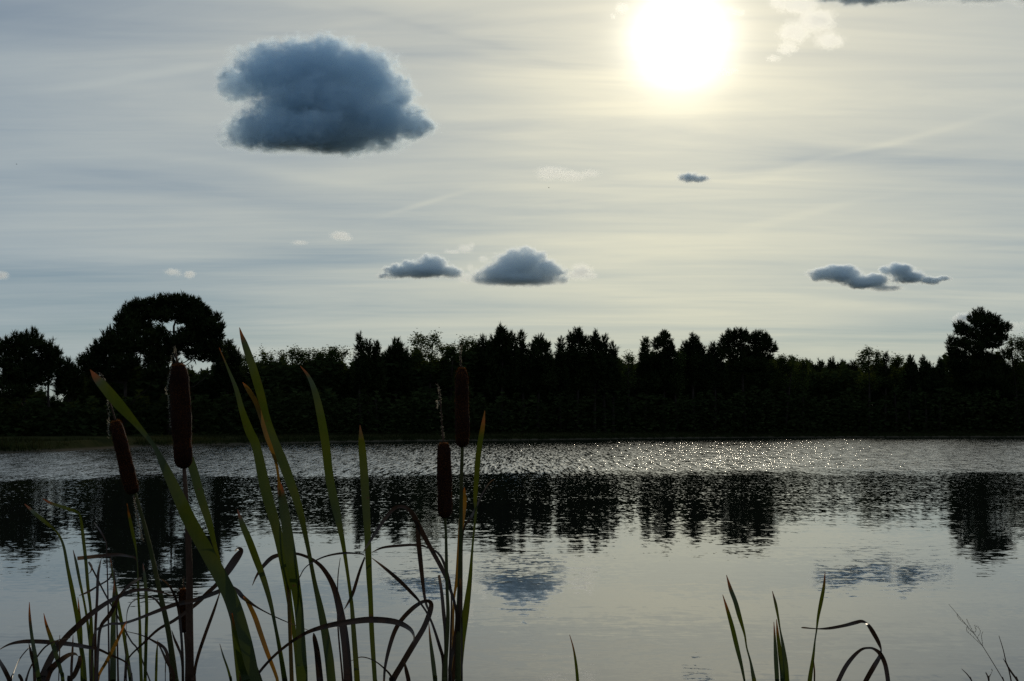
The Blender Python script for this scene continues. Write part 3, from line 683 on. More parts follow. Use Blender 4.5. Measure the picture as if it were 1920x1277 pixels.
cloud('small white cloud over the umbrella pine, right of two touching', [(356, 515, 13, 9)], 3600, 1.5, 14, amp=1.4, edge=0.8, bias=0.08, nscale=4, rough=0.5, detail=2.5, g=0.52)
cloud('small white cloud cut by the left edge of the picture', [(2, 516, 16, 10)], 3600, 1.5, 15, amp=1.3, edge=0.8, bias=0.08, nscale=4, rough=0.5, detail=2.5, g=0.52)
cloud('ragged cream cloud right of the sun trailing down to a point',
      [(1530, 40, 44, 26), (1490, 60, 34, 26), (1475, 90, 24, 16), (1452, 110, 16, 8), (1555, 75, 34, 18), (1465, 5, 30, 18), (1500, 12, 40, 18)], 1750, 1.9, 16, amp=2.6, edge=0.7, bias=0.02, nscale=7, rough=0.58, detail=4.0, g=0.60)
cloud('dark flat-based cloud at the top edge right of the sun', [(1620, -12, 70, 24), (1560, -16, 50, 20), (1680, -14, 50, 20)], 1700, 14, 17, base_v=12, amp=1.9, edge=0.4, bias=0.05, nscale=6, tint=TF, detail=5.0)
cloud('grey flat-based cloud along the top right corner', [(1850, -16, 110, 26), (1760, -14, 60, 18), (1960, -14, 90, 24)], 1700, 8, 18, base_v=10, amp=1.9, edge=0.45, bias=0.05, nscale=6, tint=TF, detail=5.0)
cloud('pale cloud with a grey middle half hidden behind the big right pine', [(1812, 598, 30, 13)], 5200, 5, 19, base_v=606, amp=2.1, edge=0.5, bias=0.00, nscale=4, tint=TF, detail=5.0)
cloud('faint pale cloud low at right beyond the big right pine', [(1900, 612, 36, 14), (1935, 608, 30, 14)], 5200, 0.8, 20, amp=1.4, edge=0.8, bias=0.06, nscale=4, rough=0.5, detail=2.5, g=0.52)
cloud('bright ragged fragment at the upper left rim of the sun glare', [(1166, 16, 16, 14), (1150, 30, 8, 7)], 1750, 1.0, 21, amp=1.7, edge=0.8, bias=0.01, nscale=4, rough=0.5, detail=2.5, g=0.60)
cloud('bright ragged fragment at the lower right rim of the sun glare', [(1358, 134, 22, 9), (1375, 132, 12, 5)], 1750, 1.0, 22, amp=1.7, edge=0.8, bias=0.01, nscale=4, rough=0.5, detail=2.5, g=0.60)
cloud('bright ragged fragment at the upper right rim of the sun glare', [(1384, 22, 18, 7), (1370, 16, 10, 10)], 1750, 1.0, 23, amp=1.7, edge=0.8, bias=0.01, nscale=4, rough=0.5, detail=2.5, g=0.60)

# ------------------------------------------------------------------ cattails and reeds at the near bank
def leaf_mat(name, c, t, tip, trans, vein=0.25):
    m, b = mat(name)
    a = b.n('ShaderNodeAttribute'); a.attribute_name = 'along'
    pos = b.n('ShaderNodeNewGeometry').outputs['Position']
    n = b.noise(pos, 22.0, 4.0, 0.6)[0]
    st = b.noise(b.v('MULTIPLY', pos, (420, 420, 9)), 1.0, 2.0)[0]
    blot = b.noise(pos, 75.0, 3.0)[0]
    col = b.mix(b.m('MULTIPLY', b.ss(n, 0.35, 0.7), 0.6), (*c, 1), (c[0] * 1.5, c[1] * 1.25, c[2], 1))
    col = b.mix(b.m('MULTIPLY', st, vein), col, (c[0] * 0.55, c[1] * 0.55, c[2] * 0.5, 1))
    tp = b.ss(b.m('ADD', a.outputs['Fac'], b.m('MULTIPLY', b.m('SUBTRACT', n, 0.5), 0.03)), 0.038, 0.004)
    col = b.mix(tp, col, (*tip, 1))
    spot = b.m('MULTIPLY', b.ss(blot, 0.66, 0.74), 0.7)
    col = b.mix(spot, col, (0.06, 0.035, 0.018, 1))
    tcol = b.mix(tp, (*t, 1), (tip[0] * 1.6, tip[1] * 1.3, tip[2], 1))
    tcol = b.mix(b.m('MULTIPLY', b.ss(n, 0.35, 0.7), 0.55), tcol, (t[0] * 1.7, t[1] * 1.2, t[2], 1))
    tcol = b.mix(b.m('MULTIPLY', st, vein * 1.6), tcol, (t[0] * 0.3, t[1] * 0.35, t[2] * 0.3, 1))
    tcol = b.mix(spot, tcol, (0.05, 0.025, 0.01, 1))
    p = b.n('ShaderNodeBsdfPrincipled'); b.put(p.inputs['Base Color'], col); p.inputs['Roughness'].default_value = 0.5
    p.inputs['Specular IOR Level'].default_value = 0.2
    tr = b.n('ShaderNodeBsdfTranslucent'); b.put(tr.inputs[0], tcol)
    mx = b.n('ShaderNodeMixShader'); mx.inputs[0].default_value = trans
    b.t.links.new(p.outputs[0], mx.inputs[1]); b.t.links.new(tr.outputs[0], mx.inputs[2])
    finish(b, mx.outputs[0]); return m
M_GREEN = leaf_mat('cattail_leaf_green', (0.030, 0.044, 0.012), (0.042, 0.058, 0.005), (0.15, 0.042, 0.012), 0.45)
M_DRY = leaf_mat('cattail_leaf_withered', (0.036, 0.025, 0.021), (0.030, 0.018, 0.011), (0.12, 0.075, 0.04), 0.22)
M_RUST = leaf_mat('cattail_leaf_rust', (0.070, 0.050, 0.016), (0.17, 0.09, 0.012), (0.30, 0.09, 0.02), 0.42)
M_STEM = bark('cattail_stem', (0.040, 0.048, 0.018), (0.065, 0.060, 0.022), 30.0)
M_STEMBR = bark('cattail_stem_brown', (0.050, 0.028, 0.020), (0.080, 0.045, 0.030), 30.0)
M_HEAD = bark('cattail_head_velvet', (0.012, 0.0045, 0.003), (0.022, 0.008, 0.005), 90.0)
def fuzz_mat(name, c, t):
    m, b = mat(name)
    d = b.n('ShaderNodeBsdfDiffuse'); d.inputs[0].default_value = (*c, 1)
    q = b.n('ShaderNodeBsdfTranslucent'); q.inputs[0].default_value = (*t, 1)
    mx = b.n('ShaderNodeMixShader'); mx.inputs[0].default_value = 0.5
    b.t.links.new(d.outputs[0], mx.inputs[1]); b.t.links.new(q.outputs[0], mx.inputs[2]); finish(b, mx.outputs[0]); return m
M_FUZZ = fuzz_mat('cattail_head_fuzz', (0.008, 0.003, 0.002), (0.34, 0.12, 0.03))
M_FLUFF = fuzz_mat('cattail_fluff', (0.35, 0.31, 0.25), (0.45, 0.40, 0.30))

def smooth_path(P, k=5):
    """Catmull-Rom through rows of P"""
    P = np.asarray(P, float)
    Q = np.vstack([2 * P[0] - P[1], P, 2 * P[-1] - P[-2]]); out_ = []
    for i in range(1, len(Q) - 2):
        p0, p1, p2, p3 = Q[i - 1], Q[i], Q[i + 1], Q[i + 2]
        for t in np.arange(k) / k:
            out_.append(0.5 * (2 * p1 + (p2 - p0) * t + (2 * p0 - 5 * p1 + 4 * p2 - p3) * t * t + (3 * p1 - p0 - 3 * p2 + p3) * t ** 3))
    out_.append(P[-1]); return np.array(out_)

def lead_in(pts, root):
    """world points from the root (below the frame) up to the first traced point"""
    p = np.array(pts[0][:3]); d = np.array(pts[0][:3]) - np.array(pts[1][:3]); d /= np.linalg.norm(d) + 1e-9
    q1 = p + d * 0.25
    q1[2] = min(q1[2], p[2] - 0.12)
    r = np.array(root)
    return [r, r * 0.6 + q1 * 0.4 + np.array([0, 0, 0.05]), q1]

def leaf(parent, path, root, Y, seed, m, rooted=True, bow=0.12, label=None, grow=1.0):
    rng = np.random.default_rng(seed)
    n = len(path); sgn = 1 if rng.random() < 0.5 else -1
    dY = rng.uniform(-.05, .05); bw = bow * rng.uniform(-1, 1)
    pts = []
    for i, (u, v, w) in enumerate(path):
        t = i / (n - 1); yy = Y + dY + bw * t * t + 0.02 * math.sin(i * 1.3 + seed)
        p = at(u, v, yy); pts.append((p.x, p.y, p.z, max(w, 0.35) * (grow * (0.83 if w > 18 else 0.9 if w > 8 else 1.0)) * yy / F))
    if rooted and path[0][1] > 1240:
        w0 = max(pts[0][3], 0.006)
        li = lead_in(pts, root)
        pts = [(*li[0], w0 * 1.5), (*li[1], w0 * 1.3), (*li[2], w0 * 1.1)] + pts
    elif rooted:
        pass
    R = smooth_path(pts, 5)
    P = R[:, :3]; w = np.maximum(R[:, 3], 0.0005)
    N = len(P)
    T = np.gradient(P, axis=0); T /= np.linalg.norm(T, axis=1, keepdims=True) + 1e-9
    view = P - np.array([0, 0, HC]); view /= np.linalg.norm(view, axis=1, keepdims=True)
    side = np.cross(T, view); L = np.linalg.norm(side, axis=1, keepdims=True)
    side /= np.maximum(L, 1e-3)
    nor = np.cross(side, T)
    seg = np.concatenate([[0], np.cumsum(np.linalg.norm(np.diff(P, axis=0), axis=1))]); s = seg / seg[-1]
    Wf = w.max() * np.clip((1 - s) * 5.0, 0, 1)
    dep = np.sqrt(np.maximum(Wf ** 2 - w ** 2, 0)) * 0.65 * sgn
    off = side * (w / 2)[:, None] + nor * (dep / 2)[:, None]
    th = 0.00035
    fold = nor * (w * 0.10)[:, None]
    rows = [P - off, P - off * 0.5 + fold * 0.75, P + fold, P + off * 0.5 + fold * 0.75, P + off]
    V = np.stack(rows, 1).reshape(-1, 3)
    i = (np.arange(N - 1) * 5)[:, None]; j = np.arange(4)[None, :]
    Fq = np.stack([i + j, i + j + 1, i + j + 6, i + j + 5], -1).reshape(-1, 4)
    o = mesh_obj('leaf', V, Fq, m, parent, smooth=True, attr=np.repeat(seg[-1] - seg, 5))
    if label: o['label'] = label
    return o

def stem_tube(name, parent, path, root, Y, m, seed=0):
    pts = []
    for (u, v, w) in path:
        p = at(u, v, Y); pts.append((p.x, p.y, p.z, w * 0.5 * Y / F))
    if root is not None:
        li = lead_in(pts, root); r0 = pts[0][3]
        pts = [(*li[0], r0 * 1.5), (*li[1], r0 * 1.3), (*li[2], r0 * 1.1)] + pts
    R = smooth_path(pts, 5)
    v, f = tube(R[:, :3], np.maximum(R[:, 3], 0.0002), 9)
    return mesh_obj(name, v, f, m, parent, smooth=True)

def head(parent, axis, wpx, Y, seed, prof=None, wisps=True):
    """velvety seed head on an axis of (u, v) points from bottom to top"""
    rng = np.random.default_rng(seed)
    A = smooth_path([tuple(at(u, v, Y)) for u, v in axis], 10)
    N = len(A); s = np.linspace(0, 1, N)
    r = wpx * 0.5 * Y / F
    prof = prof or [(0, .42), (.025, .72), (.07, .92), (.2, 1), (.6, 1.02), (.85, .96), (.95, .8), (.985, .55), (1, .25)]
    px_, py_ = zip(*prof)
    tt = np.unique(np.concatenate([np.linspace(0, 1, 44), [.01, .02, .975, .99]]))
    Ax = np.stack([np.interp(tt, s, A[:, k]) for k in range(3)], 1)
    rr = r * np.interp(tt, px_, py_); S_ = 20
    lump = 1 + 0.035 * np.sin(tt * 17 + seed) + 0.02 * np.sin(tt * 41 + 2 * seed)
    T = np.gradient(Ax, axis=0); T /= np.linalg.norm(T, axis=1, keepdims=True)
    a, b_ = rot_basis(T)
    an = np.arange(S_) / S_ * 2 * math.pi
    rad = np.cos(an)[None, :, None] * a[:, None] + np.sin(an)[None, :, None] * b_[:, None]
    wob = lump[:, None] * (1 + 0.03 * np.sin(an[None, :] * 2 + tt[:, None] * 9 + seed) + 0.02 * rng.normal(size=(len(tt), S_)))
    V = Ax[:, None] + rad * (rr[:, None] * wob)[..., None]
    M_ = len(tt)
    i = (np.arange(M_ - 1) * S_)[:, None]; j = np.arange(S_)[None, :]; jn = (j + 1) % S_
    Fq = np.stack([i + j, i + jn, i + S_ + jn, i + S_ + j], -1).reshape(-1, 4)
    h = mesh_obj('seed_head', V.reshape(-1, 3), Fq, M_HEAD, parent, smooth=True)
    # short hairs standing out of the velvet
    n = 7000
    ti = rng.integers(1, M_ - 2, n); aj = rng.random(n) * 2 * math.pi
    d = np.cos(aj)[:, None] * a[ti] + np.sin(aj)[:, None] * b_[ti]
    f = rng.random(n)[:, None]
    base = (Ax[ti] * (1 - f) + Ax[ti + 1] * f) + d * (rr[ti] * (1 - f[:, 0]) + rr[ti + 1] * f[:, 0])[:, None] * 0.98
    tg = np.cross(d, T[ti]) * 0.00022
    tipv = d + T[ti] * 0.5 + rng.normal(size=(n, 3)) * 0.35
    Lh = 0.0011 + 0.0012 * rng.random(n)[:, None]
    VV = np.stack([base - tg, base + tg, base + tipv * Lh], 1).reshape(-1, 3)
    o = mesh_obj('fuzz', VV, tri_faces(VV), M_FUZZ, h); o.location = (0, 0, 0)
    return h

def spike(parent, path, Y, seed, fl=30, hang=None):
    """bare tip above the seed head with bits of pale fluff clinging to it"""
    rng = np.random.default_rng(seed)
    P = smooth_path([(*at(u, v, Y), w * 0.5 * Y / F) for u, v, w in path], 5)
    rr = P[:, 3] * (1 + 0.25 * rng.normal(size=len(P)).clip(-1.2, 1.2))
    v, f = tube(P[:, :3], np.maximum(rr, 0.0003), 6)
    o = mesh_obj('spike', v, f, M_STEMBR, parent, smooth=True)
    pts = [P[rng.integers(0, len(P))][:3] for _ in range(fl)]
    if hang:
        H = smooth_path([tuple(at(u, v_, Y - 0.012)) for u, v_ in hang], 14); pts += [q for q in H[::2]]
    pts = np.array(pts); n = len(pts); k = 5
    d = rng.normal(size=(n, k, 3)); d[..., 2] -= 0.3; d /= np.linalg.norm(d, axis=2, keepdims=True)
    b0 = np.repeat(pts[:, None], k, 1) + rng.normal(size=(n, k, 3)) * 0.0006
    sd = rng.normal(size=(n, k, 3)); sd /= np.linalg.norm(sd, axis=2, keepdims=True)
    VV = np.stack([b0 - sd * 0.0003, b0 + sd * 0.0003, b0 + d * (0.0015 + 0.002 * rng.random((n, k, 1)))], 2).reshape(-1, 3)
    mesh_obj('fluff', VV, tri_faces(VV), M_FLUFF, o).location = (0, 0, 0)
    return o

def plant(name, u_base, Y, label, cat, group=None):
    x = (u_base - 960) / F * Y
    e = empty(name, (x, Y, min(0.0, float(hgt(x, Y)))))
    return tag(e, label, cat, group)

GN, DR, RU = M_GREEN, M_DRY, M_RUST
def leaves(p, Y, items, seed):
    for i, it in enumerate(items):
        m, path = it[0], it[1]; lab = it[2] if len(it) > 2 else None
        r = p.location + Vector((0.012 * math.cos(i * 2.4), 0.012 * math.sin(i * 2.4), 0))
        leaf(p, path, r, Y, seed * 50 + i, m, label=lab)

GC = 'cattails with brown seed heads at the near bank'
GR = 'leafy reed shoots at the near bank'
# --- tilted cattail at left
p = plant('cattail', 345, 2.02, 'cattail with its seed head tilted left, leftmost of the brown heads', 'cattail', GC)
stem_tube('stem', p, [(334, 1300, 13), (329, 1277, 12), (322, 1225, 11), (314, 1175, 10), (298, 1103, 9), (280, 1021, 8), (265, 965, 7), (252, 923, 7)], p.location, 2.02, M_STEM)
h = head(p, [(250, 926), (241, 893), (231, 850), (216, 787)], 27, 2.02, 1)
spike(h, [(217, 790, 4), (211, 770, 3), (203, 745, 3), (199, 725, 2.5), (194, 708, 2), (187, 699, 1)], 2.02, 31, 30, hang=[(201, 750), (204, 780), (203, 800), (205, 820)])
fl = [(252, 935), (254, 955), (257, 975), (262, 990), (266, 1008)]
spike(p, [(251, 930, 2), (256, 960, 2), (262, 990, 2), (268, 1015, 1)], 2.015, 32, 20, hang=fl)
leaves(p, 2.04, [
    (GN, [(266, 1300, 6), (265, 1277, 6), (263, 1219, 6), (262, 1166, 5), (259, 1113, 4), (258, 1065, 2), (255, 1030, 3), (249, 1000, 6), (243, 971, 5), (238, 944, 1)], 'narrow leaf with a red tip'),
    (GN, [(272, 1300, 7), (272, 1277, 6), (274, 1195, 6), (275, 1136, 6), (272, 1089, 6), (268, 1057, 1)]),
    (DR, [(232, 1300, 3), (236, 1220, 2), (237, 1166, 1), (240, 1142, 2), (250, 1127, 2), (268, 1121, 3), (286, 1121, 3), (296, 1129, 4), (303, 1140, 4), (308, 1160, 3)], 'thin leaf curled over in a loop'),
    (DR, [(300, 1300, 6), (326, 1271, 6), (312, 1239, 5), (300, 1213, 3), (291, 1204, 4), (265, 1191, 2), (232, 1183, 1)]),
    (DR, [(322, 1300, 7), (320, 1260, 6), (312, 1222, 6), (300, 1208, 5), (291, 1203, 3), (275, 1195, 2), (259, 1188, 1)]),
    (GN, [(292, 1300, 5), (293, 1254, 5), (294, 1225, 4), (296, 1200, 1)]),
    (DR, [(310, 1300, 2), (310, 1260, 2), (311, 1222, 1)]),
    (DR, [(240, 1300, 4), (236, 1270, 4), (241, 1235, 3), (268, 1207, 4), (297, 1180, 5), (327, 1163, 6), (365, 1135, 7), (389, 1112, 9), (407, 1095, 8), (424, 1074, 15), (442, 1048, 16), (452, 1033, 10), (447, 1028, 5), (440, 1034, 2)], 'withered leaf crossing low to the right and folding over at its tip'),
], 2)
# --- tallest-standing cattail left
p = plant('cattail', 357, 1.95, 'cattail with the largest, upright seed head in front of the umbrella pine', 'cattail', GC)
stem_tube('stem', p, [(357, 1300, 14), (357, 1277, 14), (355, 1160, 14), (355, 1083, 13), (352, 990, 11), (347, 908, 8), (345, 874, 7)], p.location, 1.95, M_STEMBR)
h = head(p, [(345, 878), (342, 830), (339, 760), (334, 680)], 37, 1.95, 5, prof=[(0, .3), (.02, .6), (.06, .82), (.15, .93), (.5, 1), (.8, 1), (.93, .92), (.975, .7), (1, .3)])
spike(h, [(334, 684, 5), (331, 672, 3.5), (329, 660, 2.5), (327, 650, 1.5)], 1.95, 33, 20, hang=[(324, 664), (320, 690), (316, 715), (312, 730), (315, 745), (317, 765), (319, 800)])
leaves(p, 1.93, [
    (GN, [(450, 1300, 8), (430, 1120, 5), (418, 1074, 4), (404, 1027, 7), (392, 980, 14), (376, 930, 19), (360, 873, 19), (345, 838, 18), (338, 822, 11), (332, 807, 1)], 'green leaf standing in front of the seed head'),
    (DR, [(345, 1300, 6), (190, 1330, 5), (175, 1200, 4), (200, 1172, 4), (230, 1169, 5), (259, 1160, 5), (297, 1145, 7), (330, 1133, 8), (362, 1126, 9), (389, 1117, 9), (412, 1108, 8), (427, 1099, 6), (445, 1108, 8), (457, 1121, 8), (486, 1141, 3), (528, 1162, 2), (581, 1183, 1)], 'long withered leaf lying nearly level'),
    (DR, [(366, 1300, 5), (365, 1263, 5), (371, 1231, 6), (386, 1186, 6), (401, 1145, 5), (412, 1112, 2)]),
    (DR, [(343, 1300, 5), (343, 1277, 5), (342, 1225, 5), (339, 1180, 5), (336, 1151, 5), (331, 1127, 5), (321, 1104, 4), (309, 1090, 3), (294, 1083, 1)]),
    (DR, [(345, 1300, 4), (342, 1250, 4), (339, 1228, 4), (334, 1214, 5), (327, 1198, 4), (322, 1182, 1)], 'short stubby dry leaf'),
], 3)
# --- small cattail
p = plant('cattail', 349, 2.2, 'small low cattail half hidden behind the brown stem, lowest of the seed heads', 'cattail', GC)
stem_tube('stem', p, [(349, 1300, 5), (349, 1277, 5), (349, 1230, 4), (346, 1182, 4)], p.location, 2.2, M_STEMBR)
h = head(p, [(345, 1186), (344, 1145), (343, 1103)], 17, 2.2, 8)
spike(h, [(343, 1106, 3), (344, 1095, 2), (345, 1080, 1)], 2.2, 34, 3)
# --- right pair of cattails
p = plant('cattail', 838, 2.05, 'cattail with dark seed head over the water, lower of the right-hand pair', 'cattail', GC)
stem_tube('stem', p, [(832, 1300, 9), (833, 1277, 8), (838, 1200, 8), (840, 1150, 7), (838, 1100, 6), (837, 1050, 6), (836, 1000, 5), (834, 968, 5)], p.location, 2.05, M_STEM)
h = head(p, [(834, 971), (834, 930), (833, 880), (832, 829)], 27, 2.05, 11)
spike(h, [(832, 832, 4), (829, 800, 2.5), (827, 770, 3), (825, 745, 2.5), (823, 730, 2), (819, 719, 1)], 2.05, 35, 34, hang=[(820, 752), (821, 758), (820, 765)])
leaves(p, 2.08, [
    (DR, [(844, 1300, 7), (844, 1251, 7), (851, 1211, 6), (856, 1168, 6), (854, 1138, 5), (844, 1104, 6), (831, 1071, 8), (807, 1027, 8), (784, 984, 11), (770, 959, 9), (754, 950, 6), (737, 955, 7), (717, 980, 6), (697, 1010, 5), (682, 1034, 2)], 'withered leaf arching left in a long hook'),
    (DR, [(806, 1150, 4), (797, 1124, 5), (790, 1067, 8), (784, 1007, 10), (782, 975, 5), (776, 960, 3)], 'withered leaf end hanging straight down'),
    (DR, [(842, 1300, 6), (845, 1200, 4), (846, 1110, 3), (834, 1061, 5), (821, 1037, 4), (800, 1026, 3), (780, 1022, 4), (750, 1023, 5), (717, 1027, 4), (697, 1036, 1)]),
    (DR, [(831, 1300, 6), (831, 1241, 6), (824, 1211, 6), (807, 1161, 4), (787, 1129, 4), (774, 1114, 6), (747, 1087, 7), (720, 1064, 5), (697, 1046, 1)]),
    (DR, [(836, 1300, 7), (836, 1200, 7), (832, 1151, 7), (828, 1110, 6), (823, 1078, 5)], 'broken-off leaf stub'),
    (GN, [(817, 1300, 9), (816, 1277, 9), (812, 1241, 8), (807, 1201, 5), (804, 1169, 1)]),
], 4)
p = plant('cattail', 860, 2.1, 'cattail whose seed head stands against the dark trees, taller of the right-hand pair', 'cattail', GC)
stem_tube('stem', p, [(858, 1300, 10), (858, 1277, 10), (860, 1150, 9), (862, 1084, 8), (864, 1000, 7), (865, 900, 7), (867, 836, 6)], p.location, 2.1, M_STEM)
h = head(p, [(867, 838), (867, 800), (866, 745), (866, 688)], 26, 2.1, 14, prof=[(0, .42), (.03, .75), (.1, .95), (.3, 1), (.7, 1), (.88, .92), (.95, .7), (.98, .45), (1, .25)])
spike(h, [(866, 692, 4), (864, 680, 2.5), (863, 665, 2.5), (864, 655, 2), (865, 646, 1)], 2.1, 36, 26)
leaves(p, 2.12, [
    (GN, [(860, 1300, 12), (860, 1277, 12), (865, 1210, 14), (873, 1151, 14), (881, 1088, 9), (886, 1024, 4), (892, 961, 5), (891, 936, 7), (894, 888, 11), (898, 843, 11), (905, 801, 8), (909, 770, 1)]),
    (RU, [(848, 1300, 5), (850, 1150, 4), (852, 1117, 4), (857, 1084, 7), (861, 1037, 10), (864, 994, 11), (869, 944, 13), (870, 928, 9), (871, 914, 1)], 'short yellowish leaf in front of the stem'),
    (DR, [(866, 1300, 4), (866, 1100, 3), (868, 1000, 3), (881, 974, 5), (889, 959, 4), (905, 925, 3), (918, 905, 2), (928, 898, 1)]),
    (DR, [(846, 1300, 8), (853, 1240, 6), (858, 1190, 7), (861, 1150, 6), (863, 1100, 5), (863, 1085, 3)]),
], 5)

# --- leafy shoots between the cattails
p = plant('reed', 470, 1.85, 'reed shoot with the long broad leaf slanting up across the left cattails', 'reed', GR)
leaves(p, 1.85, [
    (GN, [(475, 1300, 41), (455, 1195, 36), (432, 1119, 32), (391, 1040, 31), (355, 975, 30), (338, 938, 27), (310, 878, 18), (290, 838, 9), (260, 800, 12), (223, 758, 24), (195, 725, 22), (180, 708, 14), (169, 693, 1)], 'longest, broadest leaf, bending to the left'),
    (GN, [(466, 1300, 16), (462, 1277, 16), (453, 1251, 14), (443, 1201, 9), (435, 1150, 2)]),
    (GN, [(490, 1300, 6), (489, 1277, 6), (480, 1251, 6), (469, 1218, 4), (462, 1190, 1)]),
    (GN, [(436, 1300, 5), (433, 1277, 5), (427, 1254, 4), (418, 1228, 3), (412, 1207, 1)]),
    (DR, [(453, 1300, 6), (452, 1277, 6), (449, 1250, 1)]),
], 6)
p = plant('reed', 580, 1.98, 'reed shoot with the tallest leaf, its tip standing against the sky', 'reed', GR)
leaves(p, 2.0, [
    (GN, [(624, 1300, 20), (616, 1226, 18), (603, 1151, 14), (589, 1088, 8), (576, 1019, 8), (560, 950, 15), (534, 876, 22), (513, 825, 20), (500, 783, 14), (488, 737, 17), (474, 690, 17), (460, 648, 13), (453, 628, 6), (449, 614, 1)], 'tallest leaf'),
    (RU, [(548, 1300, 8), (540, 1100, 6), (528, 960, 4), (520, 880, 5), (510, 845, 7), (500, 818, 9), (490, 785, 8), (480, 755, 10), (465, 730, 8), (455, 717, 1)], 'orange tipped leaf'),
    (GN, [(562, 1300, 8), (553, 1199, 8), (543, 1130, 11), (534, 1067, 16), (520, 998, 21), (498, 918, 24), (481, 839, 20), (467, 807, 18), (453, 767, 12), (443, 730, 8), (427, 690, 4), (411, 652, 1)]),
    (GN, [(537, 1300, 11), (534, 1277, 11), (526, 1226, 8), (516, 1173, 6), (507, 1130, 9), (495, 1088, 12), (481, 1050, 14), (467, 1013, 14), (454, 982, 11), (445, 955, 1)], 'shorter leaf leaning left with a reddish tip'),
    (RU, [(525, 1300, 6), (518, 1268, 6), (502, 1226, 8), (489, 1189, 10), (478, 1157, 10), (465, 1130, 7), (456, 1118, 2)], 'rust-coloured drooping leaf'),
    (DR, [(654, 1300, 18), (653, 1277, 18), (648, 1210, 17), (640, 1157, 16), (627, 1104, 12), (608, 1069, 8), (587, 1050, 6), (560, 1039, 5), (539, 1039, 5), (513, 1044, 8), (494, 1061, 7), (481, 1080, 4), (473, 1098, 1)], 'withered leaf arching over to the left with a curled tip'),
], 7)
p = plant('reed', 570, 1.9, 'reed shoot with the broad straight leaf nearest the middle of the reeds', 'reed', GR)
leaves(p, 1.9, [
    (GN, [(567, 1300, 25), (566, 1240, 22), (563, 1180, 19), (560, 1140, 20), (555, 1104, 22), (546, 1050, 26), (539, 998, 23), (531, 945, 20), (526, 918, 12), (521, 895, 1)], 'broad straight leaf'),
    (DR, [(470, 1300, 5), (481, 1268, 5), (518, 1226, 5), (566, 1191, 6), (608, 1175, 10), (656, 1166, 12), (698, 1162, 13), (741, 1166, 12), (767, 1178, 8), (776, 1192, 4), (775, 1204, 1)], 'withered leaf arching low to the right'),
    (DR, [(602, 1300, 14), (600, 1277, 14), (595, 1226, 12), (590, 1198, 8), (588, 1187, 2)], 'short dark dead leaf'),
    (DR, [(558, 1300, 3), (560, 1180, 2), (560, 1095, 2), (563, 1080, 2), (576, 1061, 2), (608, 1044, 3), (645, 1037, 4), (677, 1039, 2), (684, 1042, 1)]),
], 8)
p = plant('reed', 695, 2.08, 'reed shoot with two upright red-tipped leaves left of the right-hand cattail pair', 'reed', GR)
leaves(p, 2.08, [
    (GN, [(671, 1300, 12), (668, 1250, 11), (663, 1183, 10), (659, 1130, 7), (652, 1077, 6), (644, 1024, 8), (636, 982, 13), (628, 945, 17), (618, 897, 19), (610, 830, 19), (600, 773, 16), (590, 733, 12), (578, 705, 6), (563, 686, 1)], 'taller leaf with a whip-thin tip'),
    (GN, [(704, 1300, 10), (703, 1277, 9), (697, 1183, 10), (695, 1130, 10), (692, 1077, 12), (689, 998, 14), (686, 945, 16), (683, 892, 17), (679, 840, 15), (677, 820, 10), (675, 797, 1)], 'straight leaf with a red tip'),
    (DR, [(684, 1045, 3), (674, 1072, 5), (661, 1114, 6), (650, 1135, 3), (645, 1143, 1)]),
    (DR, [(734, 1300, 13), (736, 1277, 13), (754, 1245, 12), (774, 1211, 12), (794, 1178, 11), (806, 1148, 11), (808, 1131, 8), (797, 1127, 6), (777, 1138, 8), (754, 1161, 9), (740, 1184, 9), (729, 1218, 7), (722, 1251, 5), (720, 1277, 4), (719, 1300, 3)], 'withered leaf bent back in a big loop'),
    (DR, [(740, 1300, 4), (734, 1270, 4), (720, 1253, 3), (700, 1238, 2), (677, 1232, 2), (657, 1240, 1)]),
    (DR, [(766, 1300, 8), (766, 1277, 8), (762, 1258, 7), (758, 1240, 2)]),
    (DR, [(645, 1300, 4), (634, 1180, 3), (633, 1111, 2), (634, 1077, 2), (638, 1046, 1)]),
], 9)
